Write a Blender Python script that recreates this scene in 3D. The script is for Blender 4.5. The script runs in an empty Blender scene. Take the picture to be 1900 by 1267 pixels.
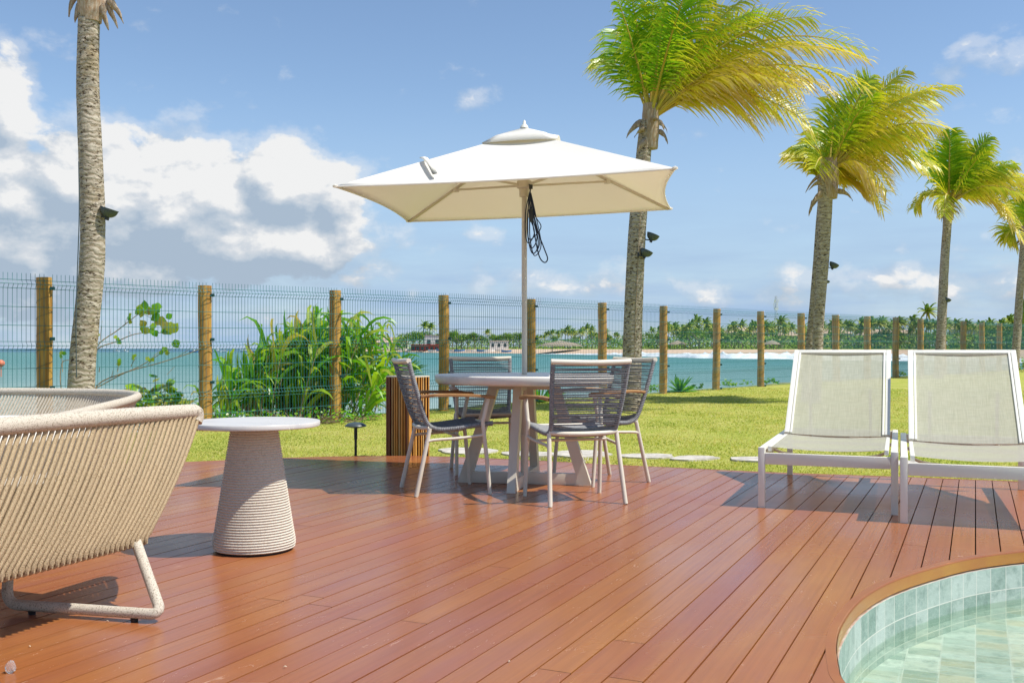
import bpy, bmesh, math, random
import numpy as np
from mathutils import Vector, Matrix, noise as mnoise

random.seed(7)
R = math.radians
SC = bpy.context.scene
COL = SC.collection

# ------------------------------------------------------------------ camera
CAMH = 0.93
FPX = 1850.0                       # focal length in photo pixels (1900 wide)
cam_d = bpy.data.cameras.new('camera')
cam_d.sensor_width = 36.0
cam_d.lens = 36.0 * FPX / 1900.0
cam_d.shift_y = 13.0 / 1900.0
cam_d.clip_start = 0.05
cam_d.clip_end = 60000
cam = bpy.data.objects.new('camera', cam_d)
cam.location = (0, 0, CAMH)
cam.rotation_euler = (R(90), 0, 0)
COL.objects.link(cam)
SC.camera = cam

# ------------------------------------------------------------------ exposure
SC.view_settings.view_transform = 'Standard'
SC.view_settings.look = 'None'
SC.view_settings.gamma = 1
SC.view_settings.use_curve_mapping = False
SC.view_settings.exposure = 0.80

SUN = Vector((0.60, -0.205, 1.0)).normalized()        # towards the sun
SKY_STRENGTH = 0.088
SUN_STRENGTH = 3.2

# ------------------------------------------------------------------ node helpers
def sock(nt, v, target):
    if isinstance(v, (int, float)):
        target.default_value = v
    elif isinstance(v, (tuple, list)):
        target.default_value = tuple(v) if len(v) == len(target.default_value) else tuple(v) + (1,)
    elif v is not None:
        nt.links.new(v, target)

def mth(nt, op, a, b=None, c=None, clamp=False):
    n = nt.nodes.new('ShaderNodeMath'); n.operation = op; n.use_clamp = clamp
    for k, v in enumerate((a, b, c)):
        if v is not None: sock(nt, v, n.inputs[k])
    return n.outputs[0]

def vmth(nt, op, a, b=None):
    n = nt.nodes.new('ShaderNodeVectorMath'); n.operation = op
    sock(nt, a, n.inputs[0])
    if b is not None: sock(nt, b, n.inputs[1])
    return n.outputs[0]

def sstep(nt, v, lo, hi, a=0.0, b=1.0):
    n = nt.nodes.new('ShaderNodeMapRange'); n.interpolation_type = 'SMOOTHSTEP'
    sock(nt, v, n.inputs[0]); sock(nt, lo, n.inputs[1]); sock(nt, hi, n.inputs[2])
    sock(nt, a, n.inputs[3]); sock(nt, b, n.inputs[4])
    return n.outputs[0]

def noi(nt, vec, scale, detail=4, rough=0.55, dist=0.0, dim='3D'):
    n = nt.nodes.new('ShaderNodeTexNoise'); n.noise_dimensions = dim
    if vec is not None: nt.links.new(vec, n.inputs['Vector'])
    n.inputs['Scale'].default_value = scale; n.inputs['Detail'].default_value = detail
    n.inputs['Roughness'].default_value = rough; n.inputs['Distortion'].default_value = dist
    return n.outputs['Fac']

def mixc(nt, f, a, b, mode='MIX'):
    n = nt.nodes.new('ShaderNodeMix'); n.data_type = 'RGBA'; n.blend_type = mode
    sock(nt, f, n.inputs[0]); sock(nt, a, n.inputs[6]); sock(nt, b, n.inputs[7])
    return n.outputs[2]

def ramp(nt, f, stops):
    n = nt.nodes.new('ShaderNodeValToRGB')
    e = n.color_ramp.elements
    while len(e) < len(stops): e.new(0.5)
    for k, (p, c) in enumerate(stops):
        e[k].position = p; e[k].color = tuple(c) + (1,)
    sock(nt, f, n.inputs[0])
    return n.outputs[0]

def comb(nt, x, y, z):
    n = nt.nodes.new('ShaderNodeCombineXYZ')
    for k, v in enumerate((x, y, z)): sock(nt, v, n.inputs[k])
    return n.outputs[0]

def sepx(nt, v):
    n = nt.nodes.new('ShaderNodeSeparateXYZ'); nt.links.new(v, n.inputs[0])
    return n.outputs

def bump(nt, h, strength=0.4, dist=0.01):
    n = nt.nodes.new('ShaderNodeBump')
    n.inputs['Strength'].default_value = strength; n.inputs['Distance'].default_value = dist
    nt.links.new(h, n.inputs['Height'])
    return n.outputs[0]

# ------------------------------------------------------------------ world: Nishita sky with cumulus
def px_azel(px, py):
    x, y, z = (px - 950) / FPX, 1.0, (646.5 - py) / FPX
    return math.atan2(x, y), math.atan2(z, math.hypot(x, y))

W = bpy.data.worlds.new('World'); SC.world = W; W.use_nodes = True
nt = W.node_tree; nt.nodes.clear()
sky = nt.nodes.new('ShaderNodeTexSky'); sky.sky_type = 'NISHITA'; sky.sun_disc = False
sky.sun_elevation = math.asin(SUN.z); sky.sun_rotation = math.atan2(SUN.x, SUN.y)
sky.air_density = 1.0; sky.dust_density = 0.25; sky.ozone_density = 2.5; sky.altitude = 10
bg1 = nt.nodes.new('ShaderNodeBackground'); bg1.inputs[1].default_value = SKY_STRENGTH
nt.links.new(sky.outputs[0], bg1.inputs[0])
tc = nt.nodes.new('ShaderNodeTexCoord')
D = vmth(nt, 'NORMALIZE', tc.outputs['Generated'])
dx, dy, dz = sepx(nt, D)
az = mth(nt, 'ARCTAN2', dx, dy); el = mth(nt, 'ARCSINE', dz)
BLOBS = [  # each cloud: bearing and height (as photo coordinates), radii in degrees, weight
    (60, 440, 7, 4.6, .80), (200, 380, 5.0, 4.6, 1.0), (330, 400, 5.5, 4.8, 1.0), (240, 300, 3.4, 2.0, .72), (530, 340, 3.6, 2.6, 1.0), (620, 360, 2.4, 2.0, .8),
    (470, 450, 7.5, 3.0, .90), (-10, 205, 2.5, 3.0, .85), (-60, 330, 5, 5, .8), (110, 480, 9, 2.6, .8),
    (335, 125, 1.8, 1.3, .27), (450, 85, 1.1, .8, .25), (430, 160, 2.4, 1.2, .20), (880, 180, 2.6, 1.1, .27), (895, 438, 1.6, .8, .36), (260, 500, 9, 2.0, .78), (560, 470, 4, 1.8, .66),
    (1830, 100, 3.0, 1.6, .42), (1760, 140, 1.8, .9, .33), (640, 505, 4, 1.2, .44), (1000, 530, 8, 1.5, .40), (1330, 540, 5, 1.8, .41), (1480, 530, 5, 1.5, .40),
    (1720, 530, 7, 1.8, .42), (1675, 455, .8, .8, .38), (1580, 395, 1.8, .8, .26), (1180, 500, 1.8, .8, .34), (80, 570, 8, 1.3, .46), (500, 590, 6, 1.0, .42),
    (-700, 300, 14, 6, .7), (2600, 380, 16, 6, .6), (3600, 300, 20, 7, .6)]
def blobsum(a, e):
    tot = None
    for (bx, by, ra, re, w) in BLOBS:
        a0, e0 = px_azel(bx, by)
        u = mth(nt, 'MULTIPLY', mth(nt, 'SUBTRACT', a, a0), 1 / R(ra))
        v = mth(nt, 'MULTIPLY', mth(nt, 'SUBTRACT', e, e0), 1 / R(re))
        q = mth(nt, 'ADD', mth(nt, 'MULTIPLY', u, u), mth(nt, 'MULTIPLY', v, v))
        g = mth(nt, 'MULTIPLY', mth(nt, 'EXPONENT', mth(nt, 'MULTIPLY', q, -1.0)), w)
        tot = g if tot is None else mth(nt, 'SMOOTH_MAX', tot, g, 0.15)
    return tot
def fbm(a, e):
    p = comb(nt, a, mth(nt, 'MULTIPLY', e, 1.5), 0.37)
    n1 = noi(nt, p, 24, 10, .56, 0.15)
    n2 = noi(nt, p, 8, 3, .5, 0.1)
    return mth(nt, 'ADD', mth(nt, 'MULTIPLY', n1, .62), mth(nt, 'MULTIPLY', n2, .38))
def density(a, e):
    return mth(nt, 'ADD', blobsum(a, e), mth(nt, 'MULTIPLY', mth(nt, 'SUBTRACT', fbm(a, e), .5), 1.35))
dens = density(az, el)
dens1 = density(mth(nt, 'ADD', az, .012), mth(nt, 'ADD', el, .020))
cover = mth(nt, 'MULTIPLY', sstep(nt, dens, .35, .50), .97)
wisp = mth(nt, 'MULTIPLY', sstep(nt, dens, .22, .40), .35)
cover = mth(nt, 'MAXIMUM', cover, wisp)
grad = mth(nt, 'SUBTRACT', dens, dens1)
lit = mth(nt, 'ADD', .36, mth(nt, 'MULTIPLY', grad, 2.9))
lit = mth(nt, 'ADD', lit, sstep(nt, el, .03, .17, -.12, .08))
litc = ramp(nt, lit, [(0.0, (.38, .47, .58)), (.35, (.50, .57, .65)), (.65, (.62, .66, .71)), (.95, (.84, .84, .835))])
bg2 = nt.nodes.new('ShaderNodeBackground'); nt.links.new(litc, bg2.inputs[0]); bg2.inputs[1].default_value = 0.61
bgv = nt.nodes.new('ShaderNodeBackground'); bgv.inputs[0].default_value = (.34, .475, .67, 1); bgv.inputs[1].default_value = 0.66
mv = nt.nodes.new('ShaderNodeMixShader')                    # blue-grey stratus low over the horizon
stra = noi(nt, comb(nt, mth(nt, 'MULTIPLY', az, 2.5), mth(nt, 'MULTIPLY', el, 16), 2.2), 3.0, 5, .55)
vf = mth(nt, 'MULTIPLY', sstep(nt, el, .26, .03), mth(nt, 'ADD', .40, mth(nt, 'MULTIPLY', stra, .85)), clamp=True)
nt.links.new(vf, mv.inputs[0]); nt.links.new(bg1.outputs[0], mv.inputs[1]); nt.links.new(bgv.outputs[0], mv.inputs[2])
mixs = nt.nodes.new('ShaderNodeMixShader')
nt.links.new(cover, mixs.inputs[0]); nt.links.new(mv.outputs[0], mixs.inputs[1]); nt.links.new(bg2.outputs[0], mixs.inputs[2])
wo = nt.nodes.new('ShaderNodeOutputWorld'); nt.links.new(mixs.outputs[0], wo.inputs[0])

# ------------------------------------------------------------------ sun
sl = bpy.data.lights.new('sun', 'SUN'); sl.energy = SUN_STRENGTH; sl.angle = R(0.5); sl.color = (1.0, .955, .88)
so = bpy.data.objects.new('sun', sl); COL.objects.link(so)
so.location = (10, -3, 20); so.rotation_euler = SUN.to_track_quat('Z', 'Y').to_euler()

# ------------------------------------------------------------------ materials
MATS = {}
def mat(name, col=(.5, .5, .5), rough=.5, spec=.5, col2=None, nscale=8, ndet=5, lo=.35, hi=.65, bscale=None, bstr=.3, bdist=.004,
        metal=0.0, stretch=None, trans=0.0, tcol=None, coat=0.0, coords='Object', island=0.0):
    m = bpy.data.materials.new(name); m.use_nodes = True
    nt = m.node_tree; bs = nt.nodes['Principled BSDF']
    bs.inputs['Roughness'].default_value = rough; bs.inputs['Specular IOR Level'].default_value = spec
    bs.inputs['Metallic'].default_value = metal; bs.inputs['Coat Weight'].default_value = coat
    t = nt.nodes.new('ShaderNodeTexCoord'); v = t.outputs[coords]
    if stretch: v = vmth(nt, 'MULTIPLY', v, stretch)
    c = None
    if col2 is not None:
        f = sstep(nt, noi(nt, v, nscale, ndet, .6), lo, hi)
        c = mixc(nt, f, col, col2)
    if island:
        g = nt.nodes.new('ShaderNodeNewGeometry')
        k = mth(nt, 'ADD', 1 - island, mth(nt, 'MULTIPLY', g.outputs['Random Per Island'], 2 * island))
        c = mixc(nt, 1.0, c if c is not None else col, comb(nt, k, k, k), 'MULTIPLY')
    if c is not None: nt.links.new(c, bs.inputs['Base Color'])
    else: bs.inputs['Base Color'].default_value = tuple(col) + (1,)
    if bscale:
        nt.links.new(bump(nt, noi(nt, v, bscale, 4, .6), bstr, bdist), bs.inputs['Normal'])
    if trans:
        tr = nt.nodes.new('ShaderNodeBsdfTranslucent')
        if tcol: tr.inputs[0].default_value = tuple(tcol) + (1,)
        elif c is not None: nt.links.new(c, tr.inputs[0])
        else: tr.inputs[0].default_value = tuple(col) + (1,)
        mx = nt.nodes.new('ShaderNodeMixShader'); mx.inputs[0].default_value = trans
        nt.links.new(bs.outputs[0], mx.inputs[1]); nt.links.new(tr.outputs[0], mx.inputs[2])
        nt.links.new(mx.outputs[0], nt.nodes['Material Output'].inputs[0])
    MATS[name] = m
    return m

# ------------------------------------------------------------------ mesh builder
class MB:
    def __init__(s): s.v = []; s.f = []; s.a = []
    def add(s, vs, fs, attr=0.0):
        o = len(s.v)
        s.v.extend([tuple(p) for p in vs]); s.f.extend([tuple(i + o for i in f) for f in fs])
        s.a.extend(attr if isinstance(attr, list) else [attr] * len(vs))
    def box(s, c, size, rz=0.0, M=None, bev=0.0):
        bm = bmesh.new(); bmesh.ops.create_cube(bm, size=1)
        bmesh.ops.scale(bm, vec=size, verts=bm.verts)
        if bev:
            bmesh.ops.bevel(bm, geom=bm.edges[:], offset=bev, segments=2, profile=.6, affect='EDGES')
        T = Matrix.Translation(c) @ (M.to_4x4() if M is not None else Matrix.Rotation(rz, 4, 'Z'))
        bm.transform(T); bm.verts.index_update()
        s.add([v.co[:] for v in bm.verts], [[v.index for v in f.verts] for f in bm.faces]); bm.free()
    def bar(s, a, b, w, h, up=(0, 0, 1), bev=0.0):
        a, b = Vector(a), Vector(b); d = b - a; L = d.length; d.normalize()
        side = d.cross(Vector(up))
        if side.length < 1e-4: side = d.cross(Vector((0, 1, 0)))
        side.normalize(); u = side.cross(d)
        M = Matrix((side, d, u)).transposed()
        s.box((a + b) / 2, (w, L, h), M=M, bev=bev)
    def tube(s, pts, r, n=8, cap=True, closed=False, attr=0.0):
        pts = [Vector(p) for p in pts]; N = len(pts)
        rs = r if isinstance(r, (list, tuple)) else [r] * N
        T = []
        for i in range(N):
            if closed: t = pts[(i + 1) % N] - pts[i - 1]
            else: t = pts[min(i + 1, N - 1)] - pts[max(i - 1, 0)]
            T.append(t.normalized() if t.length > 1e-9 else Vector((0, 0, 1)))
        ref = Vector((0, 0, 1)) if abs(T[0].z) < .9 else Vector((1, 0, 0))
        nrm = (ref - T[0] * ref.dot(T[0])).normalized()
        vs = []
        for i in range(N):
            nrm = (nrm - T[i] * nrm.dot(T[i]))
            nrm = nrm.normalized() if nrm.length > 1e-6 else T[i].orthogonal().normalized()
            bn = T[i].cross(nrm)
            for k in range(n):
                a = 2 * math.pi * k / n
                vs.append(pts[i] + (nrm * math.cos(a) + bn * math.sin(a)) * rs[i])
        fs = []
        for i in range(N if closed else N - 1):
            j = (i + 1) % N
            for k in range(n):
                k2 = (k + 1) % n
                fs.append((i * n + k, i * n + k2, j * n + k2, j * n + k))
        if cap and not closed:
            fs.append(tuple(reversed(range(n)))); fs.append(tuple((N - 1) * n + k for k in range(n)))
        s.add(vs, fs, attr)
    def lathe(s, prof, n=32, M=None, cap=True):
        vs, fs = [], []
        for (r, z) in prof:
            for k in range(n):
                a = 2 * math.pi * k / n
                vs.append(Vector((r * math.cos(a), r * math.sin(a), z)))
        for i in range(len(prof) - 1):
            for k in range(n):
                k2 = (k + 1) % n
                fs.append((i * n + k, i * n + k2, (i + 1) * n + k2, (i + 1) * n + k))
        if cap:
            if prof[0][0] > 1e-5: fs.append(tuple(reversed(range(n))))
            if prof[-1][0] > 1e-5: fs.append(tuple((len(prof) - 1) * n + k for k in range(n)))
        if M is not None: vs = [M @ v for v in vs]
        s.add(vs, fs)
    def prism(s, poly, z0, z1):
        n = len(poly)
        vs = [(x, y, z0) for x, y in poly] + [(x, y, z1) for x, y in poly]
        fs = [tuple(reversed(range(n))), tuple(range(n, 2 * n))]
        fs += [(i, (i + 1) % n, n + (i + 1) % n, n + i) for i in range(n)]
        s.add(vs, fs)
    def strip(s, pts, widths, attrs=None, thick=None):
        """ribbon: pts list of Vectors, widths list of Vectors (half width)"""
        vs = []; at = []
        for i, (p, w) in enumerate(zip(pts, widths)):
            vs += [p - w, p + w]; at += [attrs[i]] * 2 if attrs else [0.0] * 2
        s.add(vs, [(2 * i, 2 * i + 1, 2 * i + 3, 2 * i + 2) for i in range(len(pts) - 1)], at)
    def build(s, name, m, parent=None, origin=None, smooth=True, attr=False):
        me = bpy.data.meshes.new(name)
        vs = s.v
        if origin is not None:
            ox, oy, oz = origin
            vs = [(x - ox, y - oy, z - oz) for x, y, z in vs]
        me.from_pydata(vs, [], s.f)
        if smooth:
            me.polygons.foreach_set('use_smooth', [True] * len(me.polygons))
            try: me.set_sharp_from_angle(angle=R(42))
            except Exception: pass
        if attr:
            at = me.attributes.new('dry', 'FLOAT', 'POINT'); at.data.foreach_set('value', s.a)
        me.materials.append(m)
        o = bpy.data.objects.new(name, me); COL.objects.link(o)
        if parent is not None: o.parent = parent
        elif origin is not None: o.location = origin
        return o

def tag(o, label=None, cat=None, group=None, kind=None):
    if label: o['label'] = label
    if cat: o['category'] = cat
    if group: o['group'] = group
    if kind: o['kind'] = kind
    return o
def thing(name, label, cat, loc=(0, 0, 0), rz=0.0, group=None):
    o = bpy.data.objects.new(name, None); COL.objects.link(o)
    o.empty_display_size = .1
    o.location = loc; o.rotation_euler = (0, 0, rz)
    return tag(o, label, cat, group)
def dup(root, loc, rz=0.0, label=None, scale=None):
    kids = [c for c in bpy.data.objects if c.parent is root]
    r = root.copy(); COL.objects.link(r); r.location = loc; r.rotation_euler = (0, 0, rz)
    if scale is not None: r.scale = scale
    if label: r['label'] = label
    for ch in kids:
        c = ch.copy(); COL.objects.link(c); c.parent = r
        for g in [x for x in bpy.data.objects if x.parent is ch]:
            q = g.copy(); COL.objects.link(q); q.parent = c
    return r
def P(px, py, Y):
    return Vector(((px - 950) / FPX * Y, Y, CAMH + (646.5 - py) / FPX * Y))
def bez(a, b, c, n):
    a, b, c = Vector(a), Vector(b), Vector(c)
    return [a * (1 - t) ** 2 + b * 2 * t * (1 - t) + c * t * t for t in [i / n for i in range(n + 1)]]
def catmull(pts, sub=6):
    pts = [Vector(p) for p in pts]; out = []
    for i in range(len(pts) - 1):
        p0, p1, p2, p3 = pts[max(i - 1, 0)], pts[i], pts[i + 1], pts[min(i + 2, len(pts) - 1)]
        for k in range(sub):
            t = k / sub
            out.append(.5 * ((2 * p1) + (p2 - p0) * t + (2 * p0 - 5 * p1 + 4 * p2 - p3) * t * t + (3 * p1 - p0 - 3 * p2 + p3) * t ** 3))
    out.append(pts[-1]); return out
def resample(pts, step):
    pts = [Vector(p) for p in pts]; L = [0]
    for a, b in zip(pts, pts[1:]): L.append(L[-1] + (b - a).length)
    n = max(2, int(round(L[-1] / step))); out = []; j = 0
    for i in range(n + 1):
        d = L[-1] * i / n
        while j < len(L) - 2 and L[j + 1] < d: j += 1
        t = (d - L[j]) / max(1e-9, L[j + 1] - L[j]); out.append(pts[j].lerp(pts[j + 1], min(1, t)))
    return out
# ------------------------------------------------------------------ deck
def wood_deck():
    m = bpy.data.materials.new('varnished_hardwood_boards'); m.use_nodes = True
    nt = m.node_tree; bs = nt.nodes['Principled BSDF']
    t = nt.nodes.new('ShaderNodeTexCoord'); g = nt.nodes.new('ShaderNodeNewGeometry')
    rnd = g.outputs['Random Per Island']
    off = vmth(nt, 'ADD', t.outputs['Object'], comb(nt, mth(nt, 'MULTIPLY', rnd, 37.0), mth(nt, 'MULTIPLY', rnd, 11.0), 0))
    grain = noi(nt, vmth(nt, 'MULTIPLY', off, (1.5, 70, 1)), 1.0, 6, .62, .3)
    broad = noi(nt, vmth(nt, 'MULTIPLY', off, (1.1, 7, 1)), 1.0, 4, .55)
    patch = noi(nt, t.outputs['Object'], .55, 5, .6)
    base = ramp(nt, rnd, [(0, (.335, .114, .038)), (.2, (.36, .130, .037)), (.38, (.33, .110, .037)), (.55, (.305, .099, .042)), (.72, (.35, .122, .036)), (.86, (.37, .140, .037)), (1, (.30, .097, .041))])
    c = mixc(nt, sstep(nt, grain, .3, .75), base, mixc(nt, .34, base, (.16, .05, .022)))
    c = mixc(nt, sstep(nt, broad, .45, .8, 0, .5), c, (.37, .15, .05))
    c = mixc(nt, sstep(nt, patch, .5, .75, 0, .35), c, (.33, .11, .07))
    scr = noi(nt, vmth(nt, 'MULTIPLY', t.outputs['Object'], (9, 26, 1)), 1.0, 8, .72, 1.2)
    pat2 = noi(nt, t.outputs['Object'], 1.7, 3, .5)
    wear = mth(nt, 'MULTIPLY', sstep(nt, scr, .61, .70), sstep(nt, pat2, .45, .58))
    c = mixc(nt, mth(nt, 'MULTIPLY', wear, .5), c, (.62, .46, .36))
    nt.links.new(c, bs.inputs['Base Color'])
    fade = noi(nt, vmth(nt, 'MULTIPLY', off, (.8, 3.2, 1)), 1.0, 5, .6)
    c = mixc(nt, sstep(nt, fade, .48, .74, 0, .55), c, (.26, .085, .065))
    c = mixc(nt, sstep(nt, fade, .48, .26, 0, .55), c, (.41, .17, .036))
    fl = noi(nt, vmth(nt, 'MULTIPLY', t.outputs['Object'], (55, 90, 1)), 1.0, 3, .6)
    fleck = mth(nt, 'MULTIPLY', sstep(nt, fl, .735, .765), sstep(nt, noi(nt, t.outputs['Object'], 2.3, 3, .6), .50, .58))
    c = mixc(nt, mth(nt, 'MULTIPLY', fleck, .8), c, (.72, .58, .46))
    nt.links.new(c, bs.inputs['Base Color'])
    rg = mth(nt, 'ADD', .20, mth(nt, 'MULTIPLY', sstep(nt, patch, .3, .7), .14))
    rg = mth(nt, 'ADD', rg, mth(nt, 'MULTIPLY', wear, .25))
    nt.links.new(rg, bs.inputs['Roughness'])
    bs.inputs['Specular IOR Level'].default_value = .55
    h = mth(nt, 'ADD', mth(nt, 'MULTIPLY', grain, .5), mth(nt, 'MULTIPLY', noi(nt, vmth(nt, 'MULTIPLY', off, (3, 12, 1)), 1, 3), 1.0))
    nt.links.new(bump(nt, h, .25, .0035), bs.inputs['Normal'])
    return m
M_DECK = wood_deck()
DECK = [(-7, 6.2), (-5.6, 6.9), (-4.2, 7.6), (-3.3, 7.98), (-2.65, 8.17), (-2.0, 8.45), (-1.2, 8.60), (-.65, 8.58), (0, 8.35), (.6, 8.06),
        (1.26, 7.77), (2.0, 7.46), (2.8, 7.22), (3.57, 6.95), (5.5, 6.3), (8, 5.3), (8, -1.5), (-7, -1.5)]
DECK_far = [Vector((x, y, 0)) for x, y in DECK[:16]]
DECK = [(p.x, p.y) for p in catmull(DECK_far, 5)] + DECK[16:]
POOLc = [(3.0, 4.76), (2.62, 4.66), (2.35, 4.58), (2.03, 4.42), (1.69, 4.15), (1.47, 3.93), (1.27, 3.66), (1.115, 3.37), (1.03, 3.165),
         (.965, 2.95), (.93, 2.77), (.95, 2.45), (1.05, 2.0), (1.4, 1.45), (2.2, 1.05), (3.4, .9), (5.0, 1.3), (5.9, 2.4), (5.7, 3.7), (4.7, 4.6), (3.7, 4.85)]
_c = catmull([(x, y, 0) for x, y in POOLc + POOLc[:3]], 6)
POOL = [(p.x, p.y) for p in _c[6:6 + 6 * len(POOLc)]]

def offset_poly(poly, d):
    n = len(poly); out = []
    ar = sum(poly[i][0] * poly[(i + 1) % n][1] - poly[(i + 1) % n][0] * poly[i][1] for i in range(n))
    sg = 1 if ar > 0 else -1
    for i in range(n):
        a, b = Vector(poly[i - 1]), Vector(poly[(i + 1) % n]); t = (b - a).normalized()
        out.append((poly[i][0] + t.y * d * sg, poly[i][1] - t.x * d * sg))
    return out
POOL_OUT = offset_poly(POOL, .032)

def inside(poly, x, y):
    c = False; n = len(poly); j = n - 1
    for i in range(n):
        xi, yi = poly[i]; xj, yj = poly[j]
        if (yi > y) != (yj > y) and x < (xj - xi) * (y - yi) / (yj - yi) + xi: c = not c
        j = i
    return c
def crossings(poly, ox, oy, dx, dy):
    ts = []; n = len(poly)
    for i in range(n):
        ax, ay = poly[i]; bx, by = poly[(i + 1) % n]
        ex, ey = bx - ax, by - ay
        den = dx * ey - dy * ex
        if abs(den) < 1e-12: continue
        s = ((ax - ox) * dy - (ay - oy) * dx) / -den if False else (dx * (oy - ay) - dy * (ox - ax)) / den
        if 0 <= s < 1:
            t = ((ax + s * ex - ox) * dx + (ay + s * ey - oy) * dy)
            ts.append(t)
    return sorted(ts)
def intervals(ox, oy, dx, dy):
    td = crossings(DECK, ox, oy, dx, dy); tp = crossings(POOL_OUT, ox, oy, dx, dy)
    ev = sorted(td + tp); out = []
    for a, b in zip(ev, ev[1:]):
        m = (a + b) / 2; x, y = ox + dx * m, oy + dy * m
        if b - a > .01 and inside(DECK, x, y) and not inside(POOL_OUT, x, y):
            if out and abs(out[-1][1] - a) < 1e-6: out[-1][1] = b
            else: out.append([a, b])
    return out
ANG = math.atan2(1.0, .4649)          # board direction
DU = (math.cos(ANG), math.sin(ANG)); DV = (-DU[1], DU[0])
PITCH, GAP = .105, .0055
def build_deck():
    mb = MB(); rnd = random.Random(3)
    nsub = 4
    for k in range(-95, 95):
        v0 = k * PITCH + GAP / 2; v1 = (k + 1) * PITCH - GAP / 2
        lines = []
        for j in range(nsub + 1):
            v = v0 + (v1 - v0) * j / nsub
            lines.append(intervals(DV[0] * v, DV[1] * v, DU[0], DU[1]))
        cuts = []; t = -14 + rnd.uniform(0, 3)
        while t < 14: cuts.append(t); t += rnd.choice((6.5, 7.8, 9.1))
        cells = []
        for j in range(nsub):
            A, B = lines[j], lines[j + 1]
            if len(A) != len(B): A = B = (A if len(A) < len(B) else B)
            va = v0 + (v1 - v0) * j / nsub; vb = v0 + (v1 - v0) * (j + 1) / nsub
            for (a0, a1), (b0, b1) in zip(A, B):
                edges = [c for c in cuts if max(a0, b0) + .05 < c < min(a1, b1) - .05]
                seg = [(a0, b0)] + [(c, c) for c in edges] + [(a1, b1)]
                for i in range(len(seg) - 1):
                    g0 = .0015 if i > 0 else 0; g1 = .0015 if i < len(seg) - 2 else 0
                    cells.append((i, va, vb, seg[i][0] + g0, seg[i][1] + g0, seg[i + 1][0] - g1, seg[i + 1][1] - g1, j))
        # join the sub-strips of one board piece so that it is one island
        idx = {}
        dz = rnd.uniform(-.0008, .0008)
        def vid(t, v, z):
            key = (round(t, 4), round(v, 5), z)
            if key not in idx:
                idx[key] = len(mb.v); mb.v.append((t, v, z + dz)); mb.a.append(0.0)
            return idx[key]
        for (i, va, vb, a0, b0, a1, b1, j) in cells:
            q = [(a0, va), (a1, va), (b1, vb), (b0, vb)]
            mb.f.append(tuple(vid(t, v, 0.0) for t, v in q))
            if j == 0: mb.f.append((vid(a1, va, 0.0), vid(a0, va, 0.0), vid(a0, va, -.022), vid(a1, va, -.022)))
            if j == nsub - 1: mb.f.append((vid(b0, vb, 0.0), vid(b1, vb, 0.0), vid(b1, vb, -.022), vid(b0, vb, -.022)))
    o = mb.build('deck', M_DECK, smooth=False)
    o.rotation_euler = (0, 0, ANG)
    tag(o, kind='structure')
    return o
build_deck()
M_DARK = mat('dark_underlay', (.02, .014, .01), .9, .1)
def poly_with_hole(name, outer, hole, z, m):
    bm = bmesh.new()
    vo = [bm.verts.new((x, y, z)) for x, y in outer]; vh = [bm.verts.new((x, y, z)) for x, y in hole]
    es = [bm.edges.new((vo[i], vo[(i + 1) % len(vo)])) for i in range(len(vo))]
    es += [bm.edges.new((vh[i], vh[(i + 1) % len(vh)])) for i in range(len(vh))]
    bmesh.ops.triangle_fill(bm, use_beauty=True, edges=es)
    me = bpy.data.meshes.new(name); bm.to_mesh(me); bm.free(); me.materials.append(m)
    o = bpy.data.objects.new(name, me); COL.objects.link(o); return tag(o, kind='structure')
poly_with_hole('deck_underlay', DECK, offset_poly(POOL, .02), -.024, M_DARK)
# far edge fascia of the deck
M_EDGE = mat('edge_board', (.36, .12, .055), .34, .5, (.28, .085, .035), 3, stretch=(1, 1, 6))
mb = MB(); fe = resample([Vector((x, y, 0)) for x, y in DECK[:76]], .08)
vs = []
for i, p in enumerate(fe):
    t = (fe[min(i + 1, len(fe) - 1)] - fe[max(i - 1, 0)]).normalized(); n = Vector((-t.y, t.x, 0))
    vs += [p + Vector((0, 0, .001)), p + n * .025 + Vector((0, 0, .001)), p + n * .025 + Vector((0, 0, -.16)), p + Vector((0, 0, -.16))]
mb.add(vs, [(4 * i + a, 4 * i + (a + 1) % 4, 4 * i + 4 + (a + 1) % 4, 4 * i + 4 + a) for i in range(len(fe) - 1) for a in range(4)])
tag(mb.build('deck_edge_board', M_EDGE), kind='structure')

# ------------------------------------------------------------------ pool
M_RIM = mat('pool_rim_wood', (.38, .145, .03), .3, .5, (.42, .19, .03), 2.2, lo=.4, hi=.65, bscale=9, bstr=.15)
M_RIMT = mat('pool_rim_top', (.31, .10, .036), .28, .5, (.36, .13, .04), 2.2, lo=.4, hi=.65, bscale=9, bstr=.15)
mb = MB(); n = len(POOL)
ring = []
for (x, y), (X, Y) in zip(POOL, POOL_OUT):
    ring += [(X, Y, -.022), (X, Y, .0015), (x + (X - x) * .08, y + (Y - y) * .08, .002), (x, y, -.004), (x, y, -.052), (X, Y, -.052)]
mb.add(ring, [(6 * i + a, 6 * i + (a + 1) % 6, 6 * ((i + 1) % n) + (a + 1) % 6, 6 * ((i + 1) % n) + a) for i in range(n) for a in range(6)])
tag(mb.build('pool_rim', M_RIMT), kind='structure')
mb = MB(); fr_ = offset_poly(POOL, -.0025); vs = []
for (x, y) in fr_: vs += [(x, y, -.005), (x, y, -.051)]
mb.add(vs, [(2 * i, 2 * i + 1, 2 * ((i + 1) % n) + 1, 2 * ((i + 1) % n)) for i in range(n)])
tag(mb.build('pool_fascia', M_RIM), kind='structure')
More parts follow.
